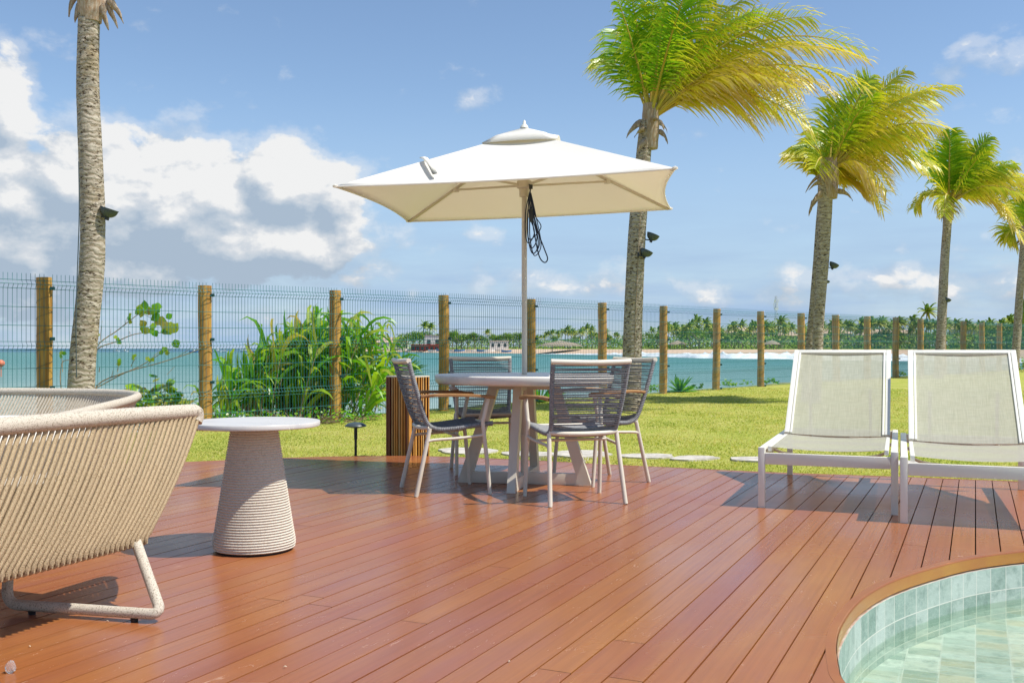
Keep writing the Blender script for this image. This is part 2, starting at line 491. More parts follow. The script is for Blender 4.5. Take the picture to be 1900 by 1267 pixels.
def stone_tile(name, use_uv, bw, bh, off, c1, c2, c3):
    m = bpy.data.materials.new(name); m.use_nodes = True
    nt = m.node_tree; bs = nt.nodes['Principled BSDF']
    t = nt.nodes.new('ShaderNodeTexCoord'); v = t.outputs['UV']
    if not use_uv:
        ox, oy, _ = sepx(nt, t.outputs['Object'])
        v = comb(nt, mth(nt, 'ADD', mth(nt, 'MULTIPLY', ox, .907), mth(nt, 'MULTIPLY', oy, -.4216)), mth(nt, 'ADD', mth(nt, 'MULTIPLY', ox, .4216), mth(nt, 'MULTIPLY', oy, .907)), 0)
    br = nt.nodes.new('ShaderNodeTexBrick'); nt.links.new(v, br.inputs['Vector'])
    br.offset = off; br.inputs['Scale'].default_value = 1; br.inputs['Mortar Size'].default_value = .0024 if use_uv else .0030
    br.inputs['Mortar Smooth'].default_value = .2; br.inputs['Bias'].default_value = 0
    br.inputs['Brick Width'].default_value = bw; br.inputs['Row Height'].default_value = bh
    br.inputs['Color1'].default_value = (0, 0, 0, 1); br.inputs['Color2'].default_value = (1, 1, 1, 1); br.inputs['Mortar'].default_value = (.5, .5, .5, 1)
    c = ramp(nt, br.outputs['Color'], [(0, c1), (.3, c2), (.55, c1), (.75, c3), (1, c2)])
    o3 = t.outputs['Object']
    st = noi(nt, vmth(nt, 'MULTIPLY', o3, (30, 30, 60)), 1, 6, .7, .6)
    c = mixc(nt, sstep(nt, st, .40, .78, 0, .30), c, (.60, .66, .60))
    st2 = noi(nt, o3, 14, 5, .65)
    c = mixc(nt, sstep(nt, st2, .46, .72, 0, .65), c, (.12, .20, .16))
    c = mixc(nt, br.outputs['Fac'], c, (.58, .585, .52))
    nt.links.new(c, bs.inputs['Base Color']); bs.inputs['Roughness'].default_value = .45
    nt.links.new(bump(nt, mth(nt, 'SUBTRACT', st, mth(nt, 'MULTIPLY', br.outputs['Fac'], .8)), .35, .004), bs.inputs['Normal'])
    return m
M_TILEW = stone_tile('green_stone_wall_tile', True, .10, .105, 0.0, (.20, .30, .25), (.42, .50, .45), (.31, .40, .35))
M_TILEF = stone_tile('green_stone_floor_tile', False, .125, .105, 0.0, (.25, .33, .26), (.66, .70, .62), (.50, .43, .26))
WATER_Z, FLOOR_Z = -.215, -.295
inn = offset_poly(POOL, -.006)
mb = MB(); vs = []; uv = []; s = 0
for i in range(n + 1):
    x, y = inn[i % n]
    if i: s += math.hypot(x - inn[(i - 1) % n][0], y - inn[(i - 1) % n][1])
    vs += [(x, y, -.058), (x, y, FLOOR_Z)]; uv += [(s, -.058 + .478), (s, FLOOR_Z + .478)]
mb.add(vs, [(2 * i, 2 * i + 1, 2 * i + 3, 2 * i + 2) for i in range(n)])
o = mb.build('pool_wall', M_TILEW); tag(o, kind='structure')
ul = o.data.uv_layers.new(name='UVMap')
for l in o.data.loops: ul.data[l.index].uv = uv[l.vertex_index]
mb = MB()   # thin tiled lip on top of the wall
vs = []
for i in range(n):
    (x, y), (X, Y) = inn[i], offset_poly(POOL, .03)[i] if i == 0 else (0, 0)
lip = offset_poly(POOL, .03)
for i in range(n):
    vs += [(*inn[i], -.058), (*lip[i], -.0575)]
mb.add(vs, [(2 * i, 2 * i + 1, 2 * ((i + 1) % n) + 1, 2 * ((i + 1) % n)) for i in range(n)])
M_LIP = mat('terracotta_tile_lip', (.42, .26, .18), .6, .3, (.55, .5, .42), 14)
tag(mb.build('pool_lip', M_LIP), kind='structure')
mb = MB(); mb.add([(x, y, FLOOR_Z) for x, y in inn], [tuple(range(n))])
o = mb.build('pool_floor', M_TILEF); tag(o, kind='structure'); 
def pool_water():
    m = bpy.data.materials.new('pool_water'); m.use_nodes = True; nt = m.node_tree; nt.nodes.clear()
    t = nt.nodes.new('ShaderNodeTexCoord'); o3 = t.outputs['Object']
    w = nt.nodes.new('ShaderNodeTexWave'); w.wave_type = 'RINGS'; w.rings_direction = 'SPHERICAL'
    mp = vmth(nt, 'SUBTRACT', o3, (1.85, 3.05, 0)); nt.links.new(mp, w.inputs['Vector'])
    w.inputs['Scale'].default_value = 9; w.inputs['Distortion'].default_value = 3.5; w.inputs['Detail'].default_value = 3; w.inputs['Detail Scale'].default_value = 1.2
    rad = nt.nodes.new('ShaderNodeVectorMath'); rad.operation = 'LENGTH'; nt.links.new(mp, rad.inputs[0])
    h = mth(nt, 'ADD', mth(nt, 'MULTIPLY', mth(nt, 'MULTIPLY', w.outputs['Fac'], .22), sstep(nt, rad.outputs[1], .9, .05)), mth(nt, 'MULTIPLY', noi(nt, vmth(nt, 'MULTIPLY', o3, (1, 2.1, 1)), 9, 4, .55, .8), .8))
    bn = bump(nt, h, .4, .014)
    gl = nt.nodes.new('ShaderNodeBsdfGlossy'); gl.inputs['Roughness'].default_value = .03; nt.links.new(bn, gl.inputs['Normal'])
    rf = nt.nodes.new('ShaderNodeBsdfRefraction'); rf.inputs['IOR'].default_value = 1.18; rf.inputs['Roughness'].default_value = 0
    rf.inputs[0].default_value = (.88, .97, .93, 1); nt.links.new(bn, rf.inputs['Normal'])
    tp = nt.nodes.new('ShaderNodeBsdfTransparent'); tp.inputs[0].default_value = (.90, .98, .945, 1)
    m0 = nt.nodes.new('ShaderNodeMixShader'); m0.inputs[0].default_value = .30
    nt.links.new(tp.outputs[0], m0.inputs[1]); nt.links.new(rf.outputs[0], m0.inputs[2])
    fr = nt.nodes.new('ShaderNodeFresnel'); fr.inputs[0].default_value = 1.16; nt.links.new(bn, fr.inputs[1])
    mx = nt.nodes.new('ShaderNodeMixShader'); nt.links.new(fr.outputs[0], mx.inputs[0])
    nt.links.new(m0.outputs[0], mx.inputs[1]); nt.links.new(gl.outputs[0], mx.inputs[2])
    out = nt.nodes.new('ShaderNodeOutputMaterial'); nt.links.new(mx.outputs[0], out.inputs[0])
    return m
mb = MB(); mb.add([(x, y, WATER_Z) for x, y in inn], [tuple(range(n))])
tag(mb.build('pool_water', pool_water()), kind='structure')

# ------------------------------------------------------------------ fence line and lawn
FX0, FY0, FSX, FSY = -5.524, 11.71, 1.462, 1.632
FN = Vector((-FSY, FSX, 0)).normalized()                  # towards the sea
FPOST_PX = [83, 381, 622, 823, 985, 1118, 1231, 1329, 1411.5, 1487, 1551, 1609, 1662, 1708, 1750, 1787, 1822, 1854]
FTOP = [1.762, 1.77, 1.80, 1.815, 1.83, 1.838, 1.843, 1.847, 1.85, 1.86, 1.87, 1.88, 1.90, 1.90, 1.91, 1.91, 1.92, 1.92]
FBASE = [-.17, -.165, -.15, -.10, -.075, -.06, -.045, -.03, -.015, 0, 0, .01, .01, .02, .02, .02, .03, .03]
def fpost(k):
    Y = FY0 + FSY * k
    X = (FPOST_PX[k] - 950) / FPX * Y if 0 <= k < len(FPOST_PX) else FX0 + FSX * k
    kk = min(max(k, 0), 17)
    return X, Y, FBASE[kk], FTOP[kk]
def fence_sd(x, y):     # signed distance to the fence line (sea side positive), and the post number beside
    k = ((x - FX0) * FSX + (y - FY0) * FSY) / (FSX ** 2 + FSY ** 2)
    return (x - FX0) * FN.x + (y - FY0) * FN.y, k
SEA_Z = -2.47
def fbz(k):
    k = min(max(k, 0), 17); i = int(k); f = k - i
    return FBASE[i] * (1 - f) + FBASE[min(i + 1, 17)] * f
def ground_z(x, y):
    s, k = fence_sd(x, y)
    zb = fbz(k)
    if s > .5:
        d = s - .5
        shore = 24.0 + 2.0 * math.sin(k * .9) - 7.5 * min(1, max(0, (k - 9) / 8))
        z = zb - d * (2.37 / shore) - .10 * min(1, d / 1.2)
        z += .05 * mnoise.noise(Vector((x * .5, y * .5, 0)))
        return max(z, -5.0)
    w = min(1, max(0, (s + 5.5) / 5.5)); w = w * w * (3 - 2 * w)
    z = -.06 * (1 - w) + zb * w
    if inside(DECK, x, y): z = -.6
    return z + .012 * mnoise.noise(Vector((x * .7, y * .7, 0))) * min(1, max(0, (y - 8.6) / 2))
M_GROUND = None
def lawn_mat():
    m = bpy.data.materials.new('lawn_soil'); m.use_nodes = True; nt = m.node_tree; bs = nt.nodes['Principled BSDF']
    t = nt.nodes.new('ShaderNodeTexCoord'); o3 = t.outputs['Object']
    at = nt.nodes.new('ShaderNodeAttribute'); at.attribute_name = 'dry'
    a = noi(nt, o3, 1.3, 6, .65); b = noi(nt, o3, 22, 5, .7); c3 = noi(nt, vmth(nt, 'MULTIPLY', o3, (1, .5, 1)), 140, 2, .6)
    g = ramp(nt, mth(nt, 'ADD', mth(nt, 'MULTIPLY', a, .6), mth(nt, 'MULTIPLY', b, .4)), [(.30, (.24, .31, .045)), (.45, (.39, .43, .08)), (.56, (.50, .48, .13)), (.72, (.56, .47, .21))])
    g = mixc(nt, sstep(nt, c3, .35, .7), mixc(nt, .45, g, (.14, .17, .015)), g)
    earth = noi(nt, o3, .9, 5, .7)
    g = mixc(nt, sstep(nt, earth, .62, .72, 0, .75), g, (.42, .24, .13))
    sand = mixc(nt, noi(nt, o3, 3, 5), (.56, .42, .31), (.66, .53, .42))
    wet = sepx(nt, o3)[2]
    sand = mixc(nt, sstep(nt, wet, -2.0, -2.5), sand, (.33, .25, .19))
    nt.links.new(mixc(nt, at.outputs['Fac'], g, sand), bs.inputs['Base Color'])
    bs.inputs['Roughness'].default_value = .95; bs.inputs['Specular IOR Level'].default_value = .1
    nt.links.new(bump(nt, c3, .5, .02), bs.inputs['Normal'])
    return m
def build_ground():
    # grid along the fence: k along, s across
    ks = [-22 + .5 * i for i in range(150)]
    ss = [-60, -45, -32, -24, -18, -14] + [-12 + .25 * i for i in range(49)] + [.25, .45, .6, .9, 1.3, 1.8, 2.5, 3.5, 5, 7, 9, 12, 15, 18, 20, 22, 24, 26, 28, 31, 35, 40, 50]
    mb = MB(); u = Vector((FSX, FSY, 0))
    for k in ks:
        for s in ss:
            p = Vector((FX0, FY0, 0)) + u * k + FN * s
            z = ground_z(p.x, p.y)
            mb.v.append((p.x, p.y, z)); mb.a.append(min(1, max(0, (s - .35) / .5)))
    ns = len(ss)
    for i in range(len(ks) - 1):
        for j in range(ns - 1):
            a = i * ns + j
            mb.f.append((a, a + ns, a + ns + 1, a + 1))
    return mb
g_mb = build_ground()
# cut the hole under the deck: drop faces wholly inside it
keep = []
for f in g_mb.f:
    if all(g_mb.v[i][2] < -.5 and inside(DECK, g_mb.v[i][0], g_mb.v[i][1]) for i in f): continue
    keep.append(f)
g_mb.f = keep
tag(g_mb.build('ground', lawn_mat(), attr=True), kind='structure')

# grass blades over the near lawn, one uncountable mass
def leaf_mat(name, stops, trans=.35, rough=.42, spec=.4, varn=.25):
    m = bpy.data.materials.new(name); m.use_nodes = True; nt = m.node_tree; bs = nt.nodes['Principled BSDF']
    at = nt.nodes.new('ShaderNodeAttribute'); at.attribute_name = 'dry'
    g = nt.nodes.new('ShaderNodeNewGeometry'); oi = nt.nodes.new('ShaderNodeObjectInfo')
    k = mth(nt, 'ADD', at.outputs['Fac'], mth(nt, 'MULTIPLY', mth(nt, 'SUBTRACT', g.outputs['Random Per Island'], .5), varn))
    k = mth(nt, 'ADD', k, mth(nt, 'MULTIPLY', mth(nt, 'SUBTRACT', oi.outputs['Random'], .5), .12), clamp=True)
    c = ramp(nt, k, stops)
    nt.links.new(c, bs.inputs['Base Color']); bs.inputs['Roughness'].default_value = rough; bs.inputs['Specular IOR Level'].default_value = spec
    tr = nt.nodes.new('ShaderNodeBsdfTranslucent'); nt.links.new(mixc(nt, 1.0, c, (1.25, 1.15, .6), 'MULTIPLY'), tr.inputs[0])
    mx = nt.nodes.new('ShaderNodeMixShader'); mx.inputs[0].default_value = trans
    nt.links.new(bs.outputs[0], mx.inputs[1]); nt.links.new(tr.outputs[0], mx.inputs[2])
    nt.links.new(mx.outputs[0], nt.nodes['Material Output'].inputs[0])
    return m
M_GRASS = leaf_mat('grass_blades', [(0, (.22, .32, .045)), (.35, (.39, .45, .085)), (.65, (.56, .54, .16)), (1, (.68, .59, .30))], .5, .6, .2, .4)
def build_grass():
    rs = np.random.RandomState(5)
    N = 330000
    Y = 6.8 + (rs.rand(N) ** 1.7) * 17; X = (rs.rand(N) * 2 - 1) * (Y * .78 + .5)
    s = (X - FX0) * FN.x + (Y - FY0) * FN.y
    ok = (s < .3)
    X, Y = X[ok], Y[ok]
    pin = np.zeros(len(X), bool)
    pts = np.array(DECK); j = len(pts) - 1
    off = offset_poly(DECK, .03); pts = np.array(off)
    j = len(pts) - 1
    for i in range(len(pts)):
        xi, yi = pts[i]; xj, yj = pts[j]
        with np.errstate(divide='ignore', invalid='ignore'):
            c = ((yi > Y) != (yj > Y)) & (X < (xj - xi) * (Y - yi) / (yj - yi) + xi)
        pin ^= c; j = i
    X, Y = X[~pin], Y[~pin]
    for (sx, sy, ra, rb, rot) in STONES:
        ca, sa = math.cos(rot), math.sin(rot)
        u = ((X - sx) * ca + (Y - sy) * sa) / (ra * 1.0); v = (-(X - sx) * sa + (Y - sy) * ca) / (rb * 1.05)
        k = u * u + v * v > 1; X, Y = X[k], Y[k]
    n = len(X)
    Z = np.array([ground_z(x, y) for x, y in zip(X, Y)])
    h = .006 + .014 * rs.rand(n); a = rs.rand(n) * 6.283; w = .0035 + .0025 * rs.rand(n) + .0006 * (Y - 7)
    lean = rs.randn(n, 2) * .013
    dry = np.clip(.46 + .42 * np.array([mnoise.noise(Vector((x * .8, y * .5, 0))) + .6 * mnoise.noise(Vector((x * 2.6, y * 1.6, 4))) for x, y in zip(X, Y)]) + .17 * rs.randn(n), 0, 1)
    vs = np.zeros((n, 3, 3))
    vs[:, 0] = np.stack([X - np.cos(a) * w, Y - np.sin(a) * w, Z - .003], 1)
    vs[:, 1] = np.stack([X + np.cos(a) * w, Y + np.sin(a) * w, Z - .003], 1)
    vs[:, 2] = np.stack([X + lean[:, 0], Y + lean[:, 1], Z + h], 1)
    me = bpy.data.meshes.new('grass')
    me.vertices.add(n * 3); me.vertices.foreach_set('co', vs.ravel())
    me.loops.add(n * 3); me.loops.foreach_set('vertex_index', np.arange(n * 3, dtype=np.int32))
    me.polygons.add(n); me.polygons.foreach_set('loop_start', np.arange(0, n * 3, 3, dtype=np.int32))
    me.update(calc_edges=True)
    at = me.attributes.new('dry', 'FLOAT', 'POINT'); at.data.foreach_set('value', np.repeat(dry, 3).astype(np.float32))
    me.materials.append(M_GRASS)
    o = bpy.data.objects.new('grass', me); COL.objects.link(o)
    tag(o, 'short sunlit yellow green grass of the lawn', 'grass', kind='stuff')
STONES = [(-.42, 9.58, .30, .26, .1), (.15, 9.30, .24, .22, -.2), (.66, 9.32, .29, .28, .15), (1.23, 9.12, .24, .20, .35), (1.63, 8.93, .24, .16, .3), (2.28, 8.80, .40, .17, -.12),
          (-2.9, 8.55, .14, .08, 0), (-1.7, 8.82, .16, .06, .1), (3.35, 8.55, .26, .13, .2)]
build_grass()
M_STONE = mat('pale_flagstone', (.60, .56, .49), .85, .2, (.42, .39, .34), 9, 7, bscale=30, bstr=.6, bdist=.01)
SL = ['round pale stepping stone behind the striped wooden planter', 'pale stepping stone beyond the pedestal of the dining table', 'large rounded stepping stone beyond the near dining chair',
      'diagonal stepping stone beyond the right hand dining chair', 'small pointed stepping stone between dining chairs and sun loungers', 'long flat stepping stone behind the left sun lounger',
      'small pale stone at the deck edge beside the woven side table', 'thin pale stone strip beside the mushroom bollard light', 'pale stepping stone behind the pair of sun loungers']
for (sx, sy, ra, rb, rot), lab in zip(STONES, SL):
    rr = random.Random(sx); poly = []
    for i in range(18):
        a = i / 18 * 6.283; q = 1 + .12 * math.sin(2.3 * a + sx * 7) + rr.uniform(-.07, .07)
        x, y = ra * q * math.cos(a), rb * q * math.sin(a)
        poly.append((sx + x * math.cos(rot) - y * math.sin(rot), sy + x * math.sin(rot) + y * math.cos(rot)))
    zz = ground_z(sx, sy); mb = MB(); mb.prism(poly, zz - .04, zz + .016)
    tag(mb.build('stepping_stone', M_STONE, origin=(sx, sy, zz), smooth=False), lab, 'stepping stone', 'stepping stones across the lawn')

# ------------------------------------------------------------------ sea
def sea_mat():
    m = bpy.data.materials.new('sea_water'); m.use_nodes = True; nt = m.node_tree; bs = nt.nodes['Principled BSDF']
    t = nt.nodes.new('ShaderNodeTexCoord'); o3 = t.outputs['Object']
    x, y, z = sepx(nt, o3)
    patch = noi(nt, vmth(nt, 'MULTIPLY', o3, (.004, .012, 1)), 1, 5, .6)
    dist = mth(nt, 'ADD', y, mth(nt, 'MULTIPLY', mth(nt, 'SUBTRACT', patch, .5), 500))
    shal = ramp(nt, sstep(nt, y, 30, 260), [(0, (.30, .39, .34)), (.25, (.14, .27, .245)), (1, (.055, .20, .18))])
    c = mixc(nt, sstep(nt, dist, 500, 1500), shal, (.015, .10, .17))
    nt.links.new(c, bs.inputs['Base Color'])
    bs.inputs['Roughness'].default_value = .30; bs.inputs['Specular IOR Level'].default_value = .22; bs.inputs['IOR'].default_value = 1.33
    w1 = noi(nt, vmth(nt, 'MULTIPLY', o3, (.5, 1.1, 1)), 1.0, 6, .6, .3)
    w2 = noi(nt, vmth(nt, 'MULTIPLY', o3, (.06, .14, 1)), 1.0, 4, .6, .3)
    h = mth(nt, 'ADD', mth(nt, 'MULTIPLY', w1, .6), mth(nt, 'MULTIPLY', w2, 2.2))
    nt.links.new(bump(nt, h, 1.0, .9), bs.inputs['Normal'])
    return m
mb = MB()
ys = [-300, 10, 60, 200, 800, 3000, 12000, 40000]
vs = [(x, y, SEA_Z) for y in ys for x in (-40000, -3000, -200, 200, 3000, 40000)]
mb.add(vs, [(r * 6 + c, r * 6 + c + 1, r * 6 + c + 7, r * 6 + c + 6) for r in range(len(ys) - 1) for c in range(5)])
tag(mb.build('sea', sea_mat()), kind='structure')

# ------------------------------------------------------------------ far shore
SHORE = [(600, 651.6), (640, 651.8), (700, 652.6), (760, 653.4), (800, 654.2), (880, 655.0), (960, 656), (1030, 657), (1100, 658), (1200, 660), (1300, 662), (1400, 662.8),
         (1500, 662.8), (1600, 663), (1700, 664), (1800, 666), (1900, 669), (2050, 675), (2300, 690), (2600, 712)]
HS = CAMH - SEA_Z
def shore_d(px):
    for (a, ya), (b, yb) in zip(SHORE, SHORE[1:]):
        if a <= px <= b:
            y = ya + (yb - ya) * (px - a) / (b - a); return FPX * HS / (y - 646.5)
    return FPX * HS / (SHORE[-1][1] - 646.5)
def far_ground(px, t):     # t: metres inland -> (X, Y, z)
    d = shore_d(px) + t
    tt = [-25, 0, 60, 85, 150, 400, 1600]; zz = [-4, SEA_Z, .15, .45, 1.3, 2.2, 3.0]
    if px < 1000: 
        f = max(0, min(1, (px - 640) / 360)); tt = [-25, 0, 20 + 40 * f, 40 + 45 * f, 80 + 70 * f, 400, 1600]; zz = [-4, SEA_Z, -.6 + .75 * f, -.2 + .65 * f, .6 + .7 * f, 2.2, 3]
    z = float(np.interp(t, tt, zz))
    return Vector(((px - 950) / FPX * d, d, z))
def far_mat():
    m = bpy.data.materials.new('far_beach'); m.use_nodes = True; nt = m.node_tree; bs = nt.nodes['Principled BSDF']
    at = nt.nodes.new('ShaderNodeAttribute'); at.attribute_name = 'dry'
    t = nt.nodes.new('ShaderNodeTexCoord')
    n1 = noi(nt, t.outputs['Object'], .05, 5, .6)
    k = mth(nt, 'ADD', at.outputs['Fac'], mth(nt, 'MULTIPLY', mth(nt, 'SUBTRACT', n1, .5), .25))
    c = ramp(nt, k, [(0, (.36, .26, .19)), (.10, (.55, .41, .29)), (.42, (.62, .46, .33)), (.50, (.30, .33, .07)), (.7, (.20, .28, .04)), (1, (.10, .17, .03))])
    nt.links.new(c, bs.inputs['Base Color']); bs.inputs['Roughness'].default_value = .95; bs.inputs['Specular IOR Level'].default_value = .1
    return m
mb = MB(); pxs = list(range(560, 2600, 20)); tl = [-25, 0, 12, 30, 60, 75, 95, 150, 250, 400, 900, 1600]
for px in pxs:
    for t in tl:
        q = far_ground(px, t)
        if px < 640: q.z = max(-4.5, q.z - (640 - px) * .06)
        lim = np.interp(px, [640, 1000], [35, 85])
        mb.v.append(tuple(q)); mb.a.append(float(np.interp(t, [0, lim, lim + 12, 400], [0.04, .40, .6, .9])))
nT = len(tl)
for i in range(len(pxs) - 1):
    for j in range(nT - 1):
        a = i * nT + j; mb.f.append((a, a + nT, a + nT + 1, a + 1))
tag(mb.build('far_shore', far_mat(), attr=True), kind='structure')
# breaking surf
M_FOAM = mat('surf_foam', (.86, .88, .88), .7, .3, (.62, .72, .74), .35, 6, bscale=.8, bstr=.6, bdist=.3)
mb = MB(); rs = random.Random(4)
def foam(px0, px1, doff, width, hh):
    n = max(6, int((px1 - px0) / 8)); vs = []
    for i in range(n + 1):
        px = px0 + (px1 - px0) * i / n
        e = min(1, 4 * i / n, 4 * (n - i) / n)
        d = shore_d(px) - doff + 7 * mnoise.noise(Vector((px * .02, doff, 0)))
        w = width * 1.3 * e * (.6 + .8 * abs(mnoise.noise(Vector((px * .035, doff * 3, 2))))); h = 1.35 * hh * e * (.5 + .9 * abs(mnoise.noise(Vector((px * .06, doff, 5)))))
        for (o, z) in ((-w, .02), (-w * .35, h * .8), (0, h), (w * .5, h * .35), (w, .02)):
            dd = d + o; vs.append(((px - 950) / FPX * dd, dd, SEA_Z + z))
    mb.add(vs, [(5 * i + a, 5 * i + 5 + a, 5 * i + 6 + a, 5 * i + 1 + a) for i in range(n) for a in range(4)])
for a in [(1060, 1260, 16, 8, 1.2), (1110, 1480, 34, 11, 1.9), (1200, 1900, 10, 11, 1.1), (1220, 1560, 52, 10, 2.0), (1300, 1700, 24, 11, 1.6), (1380, 1780, 62, 10, 1.8), (1180, 1500, 20, 9, 1.4), (1640, 1900, 80, 6, 1.1), (1640, 1960, 40, 8, 1.2), (1460, 1690, 95, 4, .8), (1000, 1140, 9, 4, .5), (1080, 1210, 30, 4, .8)]:
    foam(*a)
tag(mb.build('surf_foam', M_FOAM), 'white surf breaking along the far beach', 'surf', kind='stuff')
mb = MB(); u = Vector((FSX, FSY, 0)).normalized()
def nfoam(k0, k1, s0, wid):
    n = int((k1 - k0) * 4); vs = []
    for i in range(n + 1):
        k = k0 + (k1 - k0) * i / n; e = min(1, 3 * i / n, 3 * (n - i) / n)
        shore = 24.5 + 2.0 * math.sin(k * .9) - 7.5 * min(1, max(0, (k - 9) / 8)) + s0 + 1.2 * mnoise.noise(Vector((k * 1.3, s0, 0)))
        w = wid * e * (.5 + abs(mnoise.noise(Vector((k * 1.7, s0, 3)))))
        for (o, z) in ((-w, -.02), (-w * .3, .10), (w * .3, .16 * e), (w, .0)):
            p = Vector((FX0, FY0, 0)) + Vector((FSX, FSY, 0)) * k + FN * (shore + o); vs.append((p.x, p.y, SEA_Z + z + .03))
    mb.add(vs, [(4 * i + a, 4 * i + 4 + a, 4 * i + 5 + a, 4 * i + 1 + a) for i in range(n) for a in range(3)])
for a in [(-8, 12, 1, 1.4), (-6, 9, 5, 1.2), (0, 9, 10, .8), (6, 20, .5, 1.3)]: nfoam(*a)
tag(mb.build('shore_foam', M_FOAM), 'white foam washing the near sand beyond the fence', 'foam', kind='stuff')
# ------------------------------------------------------------------ furniture materials
M_POST = mat('honey_treated_pine', (.54, .31, .07), .55, .35, (.33, .16, .035), 3.2, 6, bscale=14, bstr=.35, bdist=.006, stretch=(6, 6, .55))
M_WIRE = mat('green_coated_wire', (.015, .15, .15), .42, .45)
M_CLIP = mat('dark_green_clip', (.01, .07, .075), .4, .5)
M_ALU = mat('beige_powder_coated_metal', (.68, .625, .515), .38, .45, (.64, .585, .475), 5)
M_TABLE = mat('pale_table_top', (.74, .72, .665), .36, .5, (.67, .65, .60), 2.4, 6, stretch=(1, 9, 9), bscale=40, bstr=.06)
M_MARB = mat('pale_marble_top', (.61, .585, .55), .32, .5, (.46, .45, .45), 3.0, 7, .50, .72, stretch=(1.2, 5, 1))
M_ROPEG = mat('charcoal_rope', (.20, .208, .215), .65, .3, (.28, .288, .295), 60, bscale=160, bstr=.6, bdist=.003, island=.12)
M_ROPEB = mat('beige_rope', (.60, .535, .435), .8, .2, (.33, .275, .20), 210, 2, .53, .62, bscale=260, bstr=.8, bdist=.004, island=.06)
M_ROPEW = mat('tan_rope', (.50, .385, .235), .8, .2, (.28, .20, .11), 230, 2, .52, .70, bscale=260, bstr=.9, bdist=.004, island=.06)
M_ROPEC = mat('pale_cord', (.62, .56, .465), .8, .2, (.50, .44, .35), 120, 3, .45, .7, bscale=260, bstr=.7, bdist=.003)
M_TEAK = mat('teak_armrest', (.40, .22, .085), .45, .4, (.26, .12, .045), 4, stretch=(12, 1.2, 12))
M_CANV = mat('off_white_canvas', (.89, .885, .86), .85, .15, bscale=7, bstr=.35, bdist=.012, trans=.36, tcol=(.95, .87, .68))
M_POLE = mat('cream_metal_pole', (.60, .53, .43), .38, .5)
M_WHITE = mat('white_lounger_metal', (.78, .76, .675), .36, .5, (.74, .72, .63), 3)
M_CUSH = mat('white_cushion_fabric', (.82, .80, .76), .9, .1, bscale=70, bstr=.15, bdist=.003)
M_BLACK = mat('black_plastic', (.018, .02, .022), .42, .5)
M_LAMP = mat('dark_grey_lamp_housing', (.055, .075, .08), .38, .5)
M_GLASS = mat('lamp_glass', (.35, .42, .42), .12, .6)
M_CORD = mat('navy_cord', (.012, .02, .05), .6, .3)

# ------------------------------------------------------------------ fence
fence = thing('wire_fence', 'long green welded wire fence on round wooden posts between lawn and sea', 'fence', (FX0, FY0, FBASE[0]))
fo = Vector((FX0, FY0, FBASE[0]))
fu = Vector((FSX, FSY, 0)).normalized()
KMIN, KMAX = -2, 22
for k in range(KMIN, KMAX + 1):
    X, Y, z0, z1 = fpost(k); rr = random.Random(k * 3 + 1)
    mb = MB(); pts = []; rs = []
    lean = rr.uniform(-.012, .012); r0 = .098 if k > 8 else .088
    for i in range(13):
        t = i / 12; z = z0 - .25 + (z1 - z0 + .25) * t
        b = .012 * mnoise.noise(Vector((k * 5.1, t * 3, 1)))
        pts.append((X + lean * (t - .5) * 2 + b, Y, z)); rs.append(r0 * (1 + .035 * mnoise.noise(Vector((k * 3.3, t * 5, 7)))))
    rs[-1] *= .985
    mb.tube(pts, rs, 14)
    po = mb.build('post', M_POST, fence, origin=fo)
    mb = MB()
    if k < 9:
        for q in range(9):     # wire lashings round the post
            z = z0 + .12 + q * .195; ring = []
            for i in range(9):
                a = math.pi * (1.0 + i / 8.0); ring.append((X + (r0 + .004) * math.cos(a), Y + (r0 + .004) * math.sin(a), z - .06 + .11 * i / 8))
            mb.tube(ring, .0022, 4)
    if k < 9:
        c = mb.build('wire_tie', M_CLIP, None, origin=fo); c.location = (0, 0, 0); c.parent = po
    for z in (z1 - .13, z1 - .72, z1 - 1.29, z1 - 1.84):
        mb = MB(); mb.box((X + .105, Y - .03, z), (.05, .035, .04), bev=.004)
        c = mb.build('clip', M_CLIP, None, origin=fo); c.location = (0, 0, 0); c.parent = po
PLEAT = [(0.00, 0.0), (.055, 0), (.10, .035), (.145, 0), (.345, 0), (.545, 0), (.72, 0), (.765, .035), (.81, 0), (1.01, 0), (1.21, 0), (1.345, 0), (1.39, .035), (1.435, 0), (1.62, 0), (1.80, 0)]
for k in range(KMIN, KMAX):
    A, B = fpost(k), fpost(k + 1)
    a = Vector((A[0], A[1], A[3] + .012)); b = Vector((B[0], B[1], B[3] + .012))

    L = (b - a).length; n = int(round(L / .05)); mb = MB()
    hgt = min(A[3] - A[2], B[3] - B[2])
    def prof(t, z, bul): return a.lerp(b, t) - FN * (.10 + bul) + Vector((0, 0, -z))
    zmax = hgt - .02
    r = .0028 if k < 8 else .0030
    for i in range(1, n):
        t = i / n
        pts = [prof(t, z * zmax / 1.80, bl) for z, bl in PLEAT]
        pts[0] = pts[0] + Vector((0, 0, .02))
        mb.tube(pts, r, 3 if k > 5 else 4, cap=False)
    for (z, bl) in PLEAT[1:]:
        mb.tube([prof(0.0, z * zmax / 1.80, bl + .003), prof(1.0, z * zmax / 1.80, bl + .003)], .0032 if k < 8 else .004, 4, cap=False)
    mb.build('mesh_panel', M_WIRE, fence, origin=fo)

